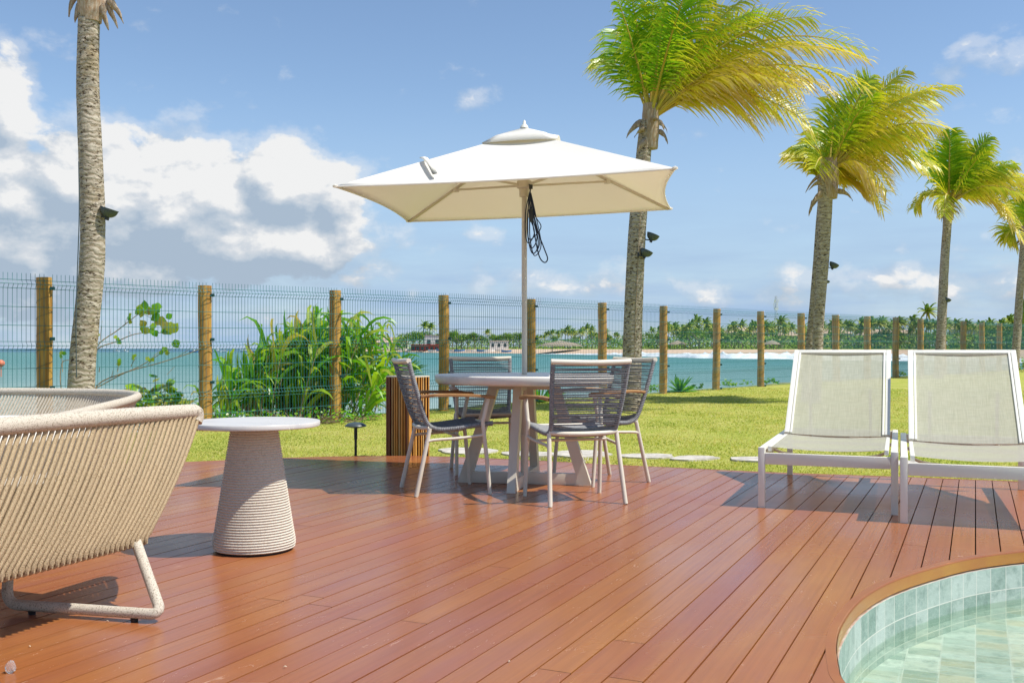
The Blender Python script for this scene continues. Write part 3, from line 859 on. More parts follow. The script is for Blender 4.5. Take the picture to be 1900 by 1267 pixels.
# ------------------------------------------------------------------ palms
M_FROND = leaf_mat('palm_leaflets', [(0, (.085, .28, .012)), (.20, (.23, .43, .016)), (.42, (.50, .54, .03)), (.64, (.72, .61, .07)), (.80, (.62, .50, .24)), (1, (.46, .31, .18))], .50, .32, .55, .18)
M_RACH = mat('yellow_green_leaf_stalk', (.42, .38, .05), .5, .4, (.50, .33, .05), 3)
M_HUSK = mat('dry_palm_sheath', (.34, .22, .13), .85, .2, (.46, .38, .29), 7, 5, stretch=(8, 8, 1.5), bscale=20, bstr=.5, bdist=.01)
def bark():
    m = bpy.data.materials.new('ringed_palm_bark'); m.use_nodes = True; nt = m.node_tree; bs = nt.nodes['Principled BSDF']
    t = nt.nodes.new('ShaderNodeTexCoord'); o3 = t.outputs['Object']
    n1 = noi(nt, vmth(nt, 'MULTIPLY', o3, (9, 9, 26)), 1, 5, .62, .5)
    n2 = noi(nt, vmth(nt, 'MULTIPLY', o3, (3, 3, 2)), 1, 4, .6)
    n3 = noi(nt, vmth(nt, 'MULTIPLY', o3, (20, 20, 46)), 1, 4, .6)
    w = nt.nodes.new('ShaderNodeTexWave'); w.bands_direction = 'Z'; nt.links.new(o3, w.inputs[0]); w.inputs['Scale'].default_value = 4.6
    w.inputs['Distortion'].default_value = 10; w.inputs['Detail'].default_value = 4; w.inputs['Detail Scale'].default_value = 1.4
    c = mixc(nt, sstep(nt, n1, .35, .7), (.33, .275, .205), (.52, .46, .37))
    c = mixc(nt, sstep(nt, w.outputs['Fac'], .14, .01, 0, .6), c, (.22, .155, .09))
    c = mixc(nt, sstep(nt, n2, .52, .75, 0, .6), c, (.34, .25, .12))
    scar = mth(nt, 'MULTIPLY', sstep(nt, n3, .555, .63), sstep(nt, n2, .36, .50))
    c = mixc(nt, mth(nt, 'MULTIPLY', scar, .92), c, (.055, .032, .016))
    nt.links.new(c, bs.inputs['Base Color']); bs.inputs['Roughness'].default_value = .9; bs.inputs['Specular IOR Level'].default_value = .15
    h = mth(nt, 'SUBTRACT', mth(nt, 'ADD', n1, mth(nt, 'MULTIPLY', w.outputs['Fac'], .6)), mth(nt, 'MULTIPLY', scar, 1.5))
    nt.links.new(bump(nt, h, .7, .014), bs.inputs['Normal'])
    return m
M_BARK = bark()
def trunk(parent, pts, rads, origin, seed, flat=None):
    pts = catmull(pts, 8); N = len(pts); ln = sum((b - a).length for a, b in zip(pts, pts[1:]))
    rr = random.Random(seed)
    p2 = resample(pts, .028); n2 = len(p2); rs = []
    for i in range(n2):
        t = i / (n2 - 1); r = float(np.interp(t, np.linspace(0, 1, len(rads)), rads))
        ph = (i * .028 / .085 + .5 * mnoise.noise(Vector((i * .03, seed, 0)))) % 1.0
        rs.append(r * (1 + .020 * (ph - .5) + .03 * mnoise.noise(Vector((i * .10, seed, 3)))))
    mb = MB(); mb.tube(p2, rs, 20)
    return mb.build('trunk', M_BARK, parent, origin=origin)
def frond(p0, p1, p2, leaf=.62, n=46, dry=.2, wind=Vector((.5, .15, -.25)), seed=0, wid=.024, seg=3, rach=.022, t0=.16, spread=.75, face=Vector((0, 0, 1))):
    """a palm leaf: arched stalk with two rows of leaflets; returns (leaflet builder, stalk builder)"""
    rr = random.Random(seed); L, S = MB(), MB()
    cur = bez(p0, p1, p2, 26)
    S.tube(cur, [max(.004, rach * (1 - i / 26) ** .8 + .003) for i in range(27)], 6)
    for i in range(n):
        t = t0 + (1 - t0) * (i + .5 * rr.random()) / n
        f = t * 26; j = min(25, int(f)); b = cur[j].lerp(cur[j + 1], f - j); T = (cur[j + 1] - cur[j]).normalized()
        sd = T.cross(face)
        if sd.length < .05: sd = T.cross(Vector((0, 1, 0)))
        sd.normalize(); up = sd.cross(T)
        env = (min(1, .45 + (t - t0) * 2.6)) * (1 - .62 * max(0, (t - .45) / .55) ** 1.4)
        for sg in (-1, 1):
            ln = leaf * env * rr.uniform(.82, 1.1)
            d = (sd * sg * spread + T * (.30 + .25 * t) + up * rr.uniform(.0, .3)).normalized()
            pts = [b]; dd = d.copy(); at = [dry]
            wv = (T * .9 + up * .25); w0 = wid * rr.uniform(.8, 1.2)
            ws = []
            g = rr.uniform(.7, 1.3)
            for q in range(seg):
                dd = (dd + wind * (.42 * g) * (q + .6) / seg * 1.6).normalized()
                pts.append(pts[-1] + dd * ln / seg)
                at.append(min(1, dry + (.20 + .30 * rr.random()) * ((q + 1) / seg) ** 2.4))
            for q in range(seg + 1):
                c = (pts[min(q + 1, seg)] - pts[max(q - 1, 0)]).normalized()
                wq = (wv - c * wv.dot(c))
                wq = wq.normalized() if wq.length > .05 else c.orthogonal().normalized()
                ws.append(wq * (w0 * [.55, 1, .72, .06][q] if seg == 3 else w0 * (1 - q / seg) + .001))
            L.strip(pts, ws, at)
    return L, S
def add_frond(root, origin, *a, **k):
    L, S = frond(*a, **k)
    o = L.build('frond', M_FROND, root, origin=origin, attr=True, smooth=False)
    s = S.build('leaf_stalk', M_RACH, None, origin=origin); s.location = (0, 0, 0); s.parent = o
    return o
def husk(root, origin, p, d, ln, w, seed=0):
    rr = random.Random(seed); mb = MB(); d = Vector(d).normalized(); pts = [Vector(p)]; ws = []
    side = d.cross(Vector((0, 1, 0))); side = side.normalized() if side.length > .1 else Vector((1, 0, 0))
    for i in range(7):
        d = (d + Vector((rr.uniform(-.2, .2), rr.uniform(-.2, .2), -.22))).normalized(); pts.append(pts[-1] + d * ln / 7)
    ws = [(side + Vector((0, rr.uniform(-.5, .5), 0))).normalized() * w * [.6, 1, 1.05, .9, .7, .55, .35, .08][i] for i in range(8)]
    mb.strip(pts, ws); o = mb.build('sheath', M_HUSK, root, origin=origin)
    md = o.modifiers.new('thickness', 'SOLIDIFY'); md.thickness = .012
WINDV = Vector((.36, .08, -.85))
def palm(label, Y, tr, rads, crown, fronds, seed, leaf=.62, ncount=46, husks=8, wid=.024, wind=WINDV, cableside=None, rach=.024):
    base = P(tr[0][0], tr[0][1], Y); base.z = ground_z(base.x, base.y) - .02
    root = thing('palm_tree', label, 'palm tree', base, group='palm trees along the fence')
    pts = [base] + [P(x, y, Y) for x, y in tr[1:]]
    trunk(root, pts, rads, base, seed)
    C = P(crown[0], crown[1], Y); rr = random.Random(seed)
    k = Y / FPX
    for i, (tx, ty, dy, sag, dry) in enumerate(fronds):
        # tip offset from the crown (photo pixels at this depth -> metres) and depth offset in metres
        tip = C + Vector((tx * k, dy, ty * k)); ln = (tip - C).length
        mid = C + (tip - C) * .5 + Vector((0, 0, sag * ln))
        st = C + (tip - C).normalized() * .05 + Vector((0, 0, -.12))
        add_frond(root, base, st, mid, tip, leaf=leaf * rr.uniform(.9, 1.1), n=ncount, dry=dry, seed=seed * 100 + i, wind=wind, wid=wid, rach=rach,
                  face=Vector((0, -.55, 1)).normalized() if i % 2 else Vector((.35, -.8, .6)).normalized())
    for i in range(husks):
        a = i / husks * 6.283 + rr.random()
        husk(root, base, C + Vector((.12 * math.cos(a), .12 * math.sin(a), -.18 - .16 * (i % 3))), (math.cos(a) * .8, math.sin(a) * .8, .25 - .5 * (i % 2)), rr.uniform(.22, .45), rr.uniform(.03, .06), seed * 10 + i)
    # fibrous neck below the leaves
    mb = MB(); nk = resample([C + Vector((0, 0, -.62)), C + Vector((0, 0, .1))], .04)
    mb.tube(nk, [rads[-1] * (1.02 + .22 * math.sin(i / len(nk) * 3.1) + .05 * rr.random()) for i in range(len(nk))], 12)
    mb.build('fibre_neck', M_HUSK, root, origin=base)
    if cableside is not None:
        mb = MB(); cp = [q + Vector((cableside, -rads[0] * .93, 0)) for q in pts]
        mb.tube(catmull(cp, 6), .006, 5); mb.build('cable', M_HUSK, root, origin=base)
    return root
# P1: tall bare trunk on the left, crown above the picture
palm('tall bare palm trunk rising behind the woven sofas, leaves out of sight', 11.3,
     [(146, 760), (152, 690), (160, 600), (170, 500), (172, 400), (168, 290), (163, 160), (165, 40), (168, -60)], [.155, .145, .138, .136, .13, .125, .117, .115],
     (168, -60), [(-110, 330, -.3, .15, .2), (30, 400, .3, .05, .1), (180, 380, -.4, .2, .25), (330, 330, .2, .3, .4), (420, 250, -.5, .3, .5), (90, 430, .6, .1, .05), (-60, 400, .9, .1, .15),
                  (260, 420, 1.0, .2, .2), (450, 330, .9, .3, .5), (380, 400, -1.1, .25, .4), (-170, 260, .5, .3, .3)], 11, husks=0, cableside=None)
p1 = [o for o in bpy.data.objects if o.name == 'palm_tree'][0]
b1 = Vector(p1.location)
for i, (px, py, d, ln, w) in enumerate([(150, 6, (-.3, -.4, -1), .26, .035), (188, -4, (.5, -.3, -.75), .40, .05), (196, 0, (.9, -.2, -.5), .34, .04), (200, 10, (.6, -.4, -.9), .30, .03), (143, -8, (-.7, -.2, -.6), .28, .035), (182, -20, (.7, .2, -.2), .45, .05)]):
    husk(p1, b1, P(px, py, 11.3) , d, ln, w, 50 + i)
mb = MB(); mb.tube(catmull([P(142, 700, 11.1), P(141, 600, 11.1), P(143, 520, 11.12), P(147, 400, 11.15), P(146, 300, 11.15)], 6), .006, 5)
mb.build('cable', M_LAMP, p1, origin=b1)
# P2: big wind-swept crown
palm('nearest palm with a huge windswept crown behind the white umbrella', 16.0,
     [(1170, 720), (1173, 650), (1176, 560), (1181, 450), (1186, 380), (1193, 300), (1200, 225)], [.165, .158, .15, .145, .14, .125, .11], (1207, 205),
     [(-70, 185, -.6, .10, 0.11), (-55, 165, .5, .22, 0.11), (-38, 205, -.2, .06, 0.11), (-80, 110, .4, .35, 0.18), (10, 220, .3, .04, 0.11), (20, 205, -.9, .1, 0.16), (60, 210, .8, .1, 0.18), (95, 215, -.4, .12, 0.26),
      (130, 205, .2, .15, 0.28), (175, 190, -.8, .2, 0.36), (210, 205, .9, .22, 0.36), (235, 180, .0, .22, 0.34), (280, 150, -.6, .28, 0.42), (320, 130, .4, .30, 0.46), (385, 105, -.2, .36, 0.42), (360, 60, -1.0, .34, 0.56), (270, 95, 1.1, .30, 0.51), (225, 60, -.3, .36, 0.56), (185, 95, .6, .3, 0.51), (345, 40, .2, .34, 0.61), (260, 25, 1.0, .36, 0.61), (195, 20, .1, .4, 0.66), (330, 75, .9, .32, 0.48),
      (375, 20, -.7, .33, 0.46), (290, 45, .5, .34, 0.46), (250, 10, -.9, .36, 0.54), (300, -25, .1, .34, 0.46), (215, -15, .7, .4, 0.56), (330, 20, 1.2, .36, 0.48), (150, 130, -1.3, .2, 0.21), (110, 150, 1.3, .2, 0.16), (40, 170, -1.4, .1, 0.11), (-30, 150, 1.3, .2, 0.11)],
     21, leaf=.88, ncount=42, husks=8, cableside=.02, wid=.0145)
# P3: twin-trunk palms
palm('thick trunked golden palm just left of the sun lounger backs', 18.0,
     [(1514, 720), (1517, 650), (1520, 580), (1527, 477), (1530, 400), (1532, 345), (1536, 320)], [.088, .090, .093, .102, .113, .128, .138], (1538, 305),
     [(-45, -20, -.6, .5, 0.33), (-30, 40, .5, .5, 0.18), (20, 120, .2, .1, 0.18), (60, 150, -.5, .1, 0.23), (90, 170, .4, .12, 0.30), (130, 165, -.3, .2, 0.38), (170, 150, .6, .25, 0.36), (225, 138, -.2, .3, 0.43), (238, 140, .9, .25, 0.38), (140, 110, -1.0, .25, 0.38),
      (180, 60, .1, .36, 0.43), (160, 20, -.8, .4, 0.38), (205, 0, .5, .34, 0.38), (190, -10, -.3, .42, 0.40), (110, -45, .6, .55, 0.48), (85, -60, -.6, .55, 0.54), (60, 60, 1.0, .2, 0.18), (40, 100, -1.1, .15, 0.23), (130, 60, 1.2, .3, 0.33), (60, -30, .9, .6, 0.48), (105, -85, .1, .6, 0.63), (145, -30, .8, .5, 0.53), (175, 45, -.9, .36, 0.48)],
     31, leaf=.78, ncount=39, husks=9, wid=.0155)
palm('thinner leaning palm trunk close beside the thick golden palm', 18.5,
     [(1493, 720), (1501, 650), (1509, 565), (1516, 480), (1521, 410), (1526, 360)], [.072, .070, .068, .068, .068, .068], (1526, 335),
     [(-40, 60, .5, .3, .4), (60, 110, .8, .1, .4), (120, 100, .5, .2, .45), (150, 40, .9, .3, .5), (100, -20, .4, .5, .6), (20, 120, 1.0, .05, .35)], 37, leaf=.6, ncount=44, husks=3)
# P4, P5
palm('slim green palm behind the right hand sun lounger', 31.0,
     [(1741, 720), (1745, 645), (1749, 560), (1753, 480), (1757, 425), (1758, 395)], [.15, .145, .14, .135, .13, .13], (1760, 372),
     [(-30, -35, -.8, .8, 0.39), (-50, -10, .6, .8, 0.34), (-28, 95, .5, .1, 0.19), (-8, 125, -.4, .05, 0.22), (20, 128, .6, .1, 0.19), (60, 110, -.5, .2, 0.24), (85, 95, .8, .25, 0.29), (105, 60, -.6, .3, 0.29), (140, 45, .3, .3, 0.34), (150, 20, -.8, .35, 0.44), (135, -20, .6, .45, 0.44),
      (130, -75, -.3, .6, 0.49), (60, 60, 1.3, .2, 0.24), (30, 80, -1.4, .1, 0.24), (110, -10, -1.3, .4, 0.44)], 41, leaf=1.0, ncount=44, husks=5, wid=.028, rach=.04)
palm('palm at the picture edge behind the right hand sun lounger', 35.0,
     [(1880, 720), (1886, 640), (1891, 560), (1896, 500), (1899, 460), (1900, 440)], [.15, .14, .135, .13, .125, .12], (1902, 425),
     [(-20, 40, .5, .2, .3), (10, 90, -.4, .1, .2), (50, 80, .5, .2, .3), (90, 50, -.3, .3, .3), (110, 10, .6, .3, .4), (80, -30, -.5, .5, .4), (-25, -20, .4, .7, .4), (30, 60, 1.2, .2, .2)], 43, leaf=1.0, ncount=42, husks=4, wid=.032, rach=.04)
# floodlights strapped to the trunks
def floodlight(px, py, Y, r, label, tilt=20, dist=None):
    p = P(px, py, Y); t = thing('floodlight', label, 'floodlight', p, group='floodlights on the palm trunks')
    M = Matrix.Rotation(R(tilt), 4, 'Y')
    prof = [(r * .12, -r * .95)] + [(r * math.sin(a), -r * .95 * math.cos(a) + .0) for a in [R(15 + 75 * i / 9) for i in range(10)]] + [(r * 1.06, .0), (r * 1.06, r * .10), (r * .97, r * .10)]
    mb = MB(); mb.lathe(prof, 24, M, cap=False); mb.build('housing', M_LAMP, t)
    mb = MB(); mb.lathe([(r * .97, r * .085), (.0, r * .085)], 24, M, cap=False); mb.build('lens', M_GLASS, t)
    q = M @ Vector((0, 0, -r * .9)); mb = MB()
    mb.box(q + Vector((0, 0, -r * .12)), (r * .42, r * .42, r * .5), M=M.to_3x3(), bev=r * .05)
    w = dist or r * 1.1
    mb.bar(q + Vector((-r * .1, 0, 0)), q + Vector((-w, 0, r * .15)), r * .22, r * .18); mb.box(q + Vector((-w, 0, r * .15)), (r * .2, r * .5, r * .9), bev=r * .04)
    mb.build('bracket', M_BLACK, t)
floodlight(203, 389, 11.25, .098, 'dark grey floodlight on the tall bare palm trunk at left', 18, .14)
floodlight(1212, 436, 15.95, .100, 'upper of two floodlights on the palm behind the umbrella', 22, .14)
floodlight(1200, 466, 15.85, .100, 'lower of two floodlights on the palm behind the umbrella', 24, .10)
floodlight(1548, 490, 17.95, .085, 'floodlight on the thick golden palm, high above the loungers', 26, .13)
floodlight(1535, 521, 18.1, .05, 'small floodlight half hidden behind the thick golden palm trunk', 24, .08)
floodlight(1759, 555, 30.9, .10, 'tiny far floodlight on the slim green palm trunk', 26, .14)

# ------------------------------------------------------------------ plants by the fence
M_LEAF = leaf_mat('glossy_green_leaves', [(0, (.06, .26, .012)), (.35, (.16, .42, .02)), (.65, (.34, .52, .035)), (.85, (.42, .42, .08)), (1, (.46, .36, .12))], .48, .3, .5, .45)
M_STEM = mat('plant_stem', (.26, .20, .12), .8, .2, (.36, .28, .17), 12)
def rnd_leaf(mb, p, d, nrm, ln, wd, rr, dry):
    """rounded leaf"""
    d = d.normalized(); s = d.cross(nrm).normalized(); n2 = s.cross(d); pts = []; ws = []; at = []
    prof = [.02, .62, .95, 1.0, .82, .45, .04]
    for i, w in enumerate(prof):
        t = i / 6; pts.append(p + d * ln * t + n2 * (-.18 * ln * t * t)); ws.append(s * wd * w); at.append(dry)
    mb.strip(pts, ws, at)
def strap_leaf(mb, p, d, ln, wd, rr, dry, droop=.5, wind=Vector((.45, .1, 0))):
    d = d.normalized(); pts = [p]; at = [dry * .6]; n = 6
    for i in range(n):
        d = (d + Vector((0, 0, -droop * (i + .3) / n)) + wind * .28 * (i + 1) / n).normalized(); pts.append(pts[-1] + d * ln / n); at.append(min(1, dry + (.22 if i == n - 1 else .06 * i / n)))
    ws = []
    tw = rr.uniform(0, 6.28)
    for i in range(n + 1):
        c = (pts[min(i + 1, n)] - pts[max(i - 1, 0)]).normalized(); s = c.cross(Vector((math.cos(tw) * .5, math.sin(tw), .8))); s = s.normalized() if s.length > .05 else c.orthogonal()
        ws.append(s * wd * [.35, .8, 1, 1, .85, .5, .03][i])
    mb.strip(pts, ws, at)
# tall strap-leaved clump
base = P(538, 780, 15.6); base.z = ground_z(base.x, base.y)
t = thing('strap_leaf_plant', 'big clump of long bright green strap leaves behind the fence', 'plant', base)
rr = random.Random(8); L, S = MB(), MB()
for i in range(200):
    u = rr.gauss(0, .38); v = rr.gauss(0, .35)
    hmax = max(.5, 1.55 - .95 * max(0, -(u) / .8) - .55 * max(0, u - .55)) * rr.uniform(.55, 1.0)
    p = base + Vector((u * 1.25 - .05, v, -.05)); lean = Vector((.14 + .10 * rr.random() + u * .22, .0, 1)).normalized()
    q = p + lean * hmax
    S.tube([p, (p + q) / 2 + Vector((-.02, 0, 0)), q], [.011, .009, .005], 5)
    for j in range(7):
        f = .30 + .70 * j / 6; a = rr.uniform(0, 6.28)
        d = Vector((math.cos(a) * .6 + .25, math.sin(a) * .6, 1.3))
        strap_leaf(L, p.lerp(q, f), d, rr.uniform(.48, .85), rr.uniform(.022, .037), rr, min(1, max(0, rr.gauss(.50, .2))), rr.uniform(.4, 1.1))
L.build('foliage', M_LEAF, t, origin=base, attr=True, smooth=False); S.build('stems', M_STEM, t, origin=base)
base = P(655, 770, 16.6); base.z = ground_z(base.x, base.y)
t = thing('strap_leaf_plant', 'pale fan of arching strap leaves right of the third fence post', 'plant', base); L, S = MB(), MB()
for i in range(9):
    p = base + Vector((rr.gauss(-.1, .18), rr.gauss(0, .2), 0)); h = rr.uniform(.4, 1.0); lean = Vector((rr.uniform(.0, .6), 0, 1)).normalized(); q = p + lean * h
    S.tube([p, q], [.01, .005], 5)
    for j in range(6):
        a = rr.uniform(-1.2, 1.2); strap_leaf(L, p.lerp(q, .4 + .1 * j), Vector((math.cos(a) + .2, math.sin(a), .55)), rr.uniform(.35, .62), .02, rr, max(0, rr.gauss(.4, .2)), rr.uniform(.3, .7))
L.build('foliage', M_LEAF, t, origin=base, attr=True, smooth=False); S.build('stems', M_STEM, t, origin=base)
# round-leaved sea-grape bushes
def bush(name, label, px, py, Y, w, h, n, ls, seed, group=None, dry=.25, cut=None, zb=None):
    base = P(px, py, Y); base.z = ground_z(base.x, base.y) if zb is None else zb
    t = thing(name, label, 'plant', base, group=group); rr = random.Random(seed); L, S = MB(), MB()
    for i in range(n):
        a = rr.uniform(0, 6.28); q = math.sqrt(rr.random()); x = math.cos(a) * q * w; y = math.sin(a) * q * w * .6
        z = h * (1 - .65 * q * q) * rr.uniform(.35, 1.05) * (1 + .3 * mnoise.noise(Vector((x * 4, y * 4, seed))))
        if i % 5 == 0 and n > 130: S.tube([base + Vector((x * .3, y * .3, -.05)), base + Vector((x * .8, y * .8, z * .6)), base + Vector((x, y, z))], [.010, .007, .004], 5)
        dd = Vector((rr.uniform(-1, 1), rr.uniform(-1, .6), rr.uniform(-.2, .8)))
        rnd_leaf(L, base + Vector((x, y, z)), dd, Vector((rr.uniform(-.4, .4), rr.uniform(-1, 0), 1)).normalized(), ls * rr.uniform(.6, 1.2), ls * .5 * rr.uniform(.6, 1.1), rr, max(0, min(1, rr.gauss(dry, .2))))
    L.build('foliage', M_LEAF, t, origin=base, attr=True, smooth=False)
    if S.v: S.build('stems', M_STEM, t, origin=base)
bush('sea_grape_bush', 'round leaved bush showing over the back woven sofa', 285, 760, 13.6, .55, .72, 260, .14, 3, dry=.66)
bush('sea_grape_bush', 'low leafy bush at the foot of the fence left of the strap leaf clump', 345, 780, 14.2, .55, .46, 220, .09, 4, dry=.55)
bush('low_ground_plant', 'low green creeper at the second fence post, beside the strap leaf clump', 405, 790, 14.2, .5, .30, 240, .06, 5, dry=.3)
bush('low_ground_plant', 'low green creeper at the foot of the strap leaf clump', 560, 792, 14.7, 1.2, .22, 420, .05, 15, dry=.25)
bush('low_ground_plant', 'weeds at the foot of the third fence post', 655, 790, 15.3, .45, .22, 120, .05, 6, dry=.3)
bush('low_ground_plant', 'small weeds beyond the striped wooden planter', 735, 770, 16.5, .5, .14, 60, .05, 7, dry=.45)
for j, (px, k, n, lab) in enumerate([(1215, 6, 40, 'small weed left of the spiky agave by the fence'), (1292, 6.6, 26, 'small yellowish weed right of the spiky agave by the fence'), (1352, 7.3, 46, 'small leafy weed beside the eighth fence post'),
                                     (1385, 7.7, 22, 'tiny seedling on the sand edge between two fence posts'), (1428, 8.2, 60, 'leafy green weed right of the ninth fence post'), (1672, 12.3, 50, 'green weed glimpsed between the two sun lounger backs'), (1905, 16, 160, 'bright green bush at the picture edge behind the right hand lounger')]):
    Y = FY0 + FSY * k + .8; big = 2.2 if j == 6 else 1
    bush('weed', lab, px, 720, Y, .20 * big, (.17 if j != 6 else .55), n, .075, 60 + j, group='weeds along the fence', dry=.35)
# twiggy sea-grape sapling with bare branches
base = P(175, 760, 13.3); base.z = ground_z(base.x, base.y)
t = thing('sea_grape_sapling', 'bare branched sapling with a few big round leaves beside the tall bare palm', 'sapling', base); S, L = MB(), MB(); rr = random.Random(12)
Yb = 13.3
for pts, r in [([(180, 760), (180, 715), (235, 690), (300, 672), (365, 650), (372, 640)], .011), ([(178, 720), (225, 695), (262, 678), (300, 655), (318, 648)], .009), ([(150, 700), (178, 650), (215, 634), (250, 620), (285, 617), (310, 618)], .010),
               ([(170, 660), (186, 635), (215, 615), (238, 597), (262, 580), (285, 577)], .010), ([(116, 740), (112, 700), (116, 672), (128, 668)], .010), ([(116, 690), (115, 660)], .006), ([(186, 632), (188, 606), (190, 595)], .004), ([(205, 620), (206, 608)], .004),
               ([(232, 603), (235, 590)], .004), ([(240, 620), (240, 615), (244, 622)], .003), ([(243, 680), (249, 668), (255, 664)], .006), ([(207, 700), (211, 682)], .005), ([(275, 676), (286, 660), (300, 650), (316, 648)], .005), ([(330, 662), (345, 652), (355, 644)], .004),
               ([(218, 690), (221, 672)], .006), ([(184, 690), (185, 680)], .007), ([(262, 580), (280, 590), (300, 600)], .004), ([(290, 600), (285, 612)], .003), ([(310, 695), (322, 682), (326, 680)], .004)]:
    S.tube(catmull([P(x, y, Yb + .05 * rr.uniform(-1, 1)) for x, y in pts], 4), [r * (1 - .55 * i / (4 * (len(pts) - 1))) for i in range(4 * (len(pts) - 1) + 1)], 5)
for (x, y, s, n) in [(268, 575, .12, 5), (285, 572, .11, 5), (298, 584, .15, 3), (309, 592, .10, 2), (272, 608, .11, 3), (287, 612, .10, 3), (312, 612, .12, 3), (320, 620, .16, 3), (325, 628, .12, 2), (262, 574, .08, 3), (242, 590, .06, 4), (218, 632, .06, 4), (222, 672, .06, 3), (249, 664, .05, 3), (117, 658, .06, 4), (302, 653, .07, 4), (185, 618, .05, 2), (280, 664, .06, 3)]:
    for j in range(n):
        a = rr.uniform(0, 6.28); rnd_leaf(L, P(x + rr.uniform(-4, 4), y + rr.uniform(-4, 4), Yb + rr.uniform(-.06, .02)), Vector((math.cos(a), rr.uniform(-.4, .2), math.sin(a))), Vector((rr.uniform(-.3, .3), -1, .3)), s, s * .48, rr, max(0, rr.gauss(.55, .15)))
S.build('branches', M_STEM, t, origin=base); L.build('foliage', M_LEAF, t, origin=base, attr=True, smooth=False)
# fan palm and agave
def spiky(name, label, cat, px, py, Y, n, ln, wd, seed, stem=0, half=True):
    base = P(px, py, Y); base.z = min(base.z, 9) if stem else ground_z(base.x, base.y)
    g = ground_z(base.x, base.y); b0 = Vector((base.x, base.y, g)); t = thing(name, label, cat, b0); rr = random.Random(seed); L = MB(); c = Vector((base.x, base.y, g + stem))
    for i in range(n):
        a = rr.uniform(0, 6.28); e = rr.uniform(-.25, 1.35); d = Vector((math.cos(a) * math.cos(e), math.sin(a) * math.cos(e), math.sin(e)))
        strap_leaf(L, c, d, ln * rr.uniform(.8, 1.1), wd, rr, max(0, rr.gauss(.2, .12)), .12, Vector((.05, 0, 0)))
    L.build('foliage', M_LEAF, t, origin=b0, attr=True, smooth=False)
    if stem:
        S = MB(); S.tube([b0 + Vector((0, 0, -.1)), c], [.06, .05], 8); S.build('stem', M_HUSK, t, origin=b0)
spiky('fan_palm', 'small spiky fan palm behind the fence, over the striped wooden planter', 'plant', 742, 700, 17.2, 110, .52, .016, 5, stem=.62)
spiky('agave', 'spiky dark green agave at the foot of the seventh fence post', 'plant', 1262, 722, 22.2, 60, .42, .024, 6)
spiky('agave', 'spiky strap plant seen under the dining table by the fence', 'plant', 1003, 745, 18.6, 40, .55, .022, 9)
# ------------------------------------------------------------------ far trees
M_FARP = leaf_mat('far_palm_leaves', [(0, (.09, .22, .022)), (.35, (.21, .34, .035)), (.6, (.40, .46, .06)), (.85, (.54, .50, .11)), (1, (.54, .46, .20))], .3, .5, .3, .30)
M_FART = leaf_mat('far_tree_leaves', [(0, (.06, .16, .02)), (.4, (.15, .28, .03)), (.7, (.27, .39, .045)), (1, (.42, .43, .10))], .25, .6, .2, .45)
M_FTRK = mat('far_trunk', (.30, .25, .19), .9, .1)
def far_palm_proto(seed, H=8.0, crown_dry=.35):
    rr = random.Random(seed); root = thing('coconut_palm', '', 'palm tree', (0, 0, 0), group='coconut palms along the far beach')
    bx, by = rr.uniform(-.8, .8), rr.uniform(-.4, .4)
    mb = MB(); mb.tube(bez((0, 0, -.5), (bx * .2, by * .2, H * .5), (bx, by, H), 8), [.20, .19, .17, .16, .15, .14, .13, .13, .13], 6); mb.build('trunk', M_FTRK, root)
    L = MB(); C = Vector((bx, by, H))
    for i in range(20):
        a = i * 2.4 + rr.uniform(-.3, .3); e = 1.25 - 1.9 * (i / 20); ln = rr.uniform(2.3, 3.3)
        d = Vector((math.cos(a) * math.cos(e) + .35, math.sin(a) * math.cos(e), math.sin(e))).normalized()
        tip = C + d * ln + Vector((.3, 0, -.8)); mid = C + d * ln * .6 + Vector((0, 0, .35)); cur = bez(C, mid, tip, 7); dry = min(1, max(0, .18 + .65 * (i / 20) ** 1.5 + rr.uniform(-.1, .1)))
        for j in range(1, 8):
            for q in range(3):
                t = (j - 1 + q / 3) / 7; p = cur[j - 1].lerp(cur[j], q / 3); T = (cur[j] - cur[j - 1]).normalized(); s = T.cross(Vector((0, 0, 1))); s = s.normalized() if s.length > .05 else Vector((1, 0, 0))
                w = .62 * (1 - .6 * t) * min(1, .4 + 3 * t)
                for sg in (-1, 1):
                    e2 = p + (s * sg * .8 + T * .5 + Vector((.15, 0, -.5))).normalized() * w
                    L.strip([p, p.lerp(e2, .6) + Vector((0, 0, .05)), e2], [T * .13, T * .14, T * .03], [dry, dry, min(1, dry + .25)])
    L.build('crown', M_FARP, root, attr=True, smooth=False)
    return root
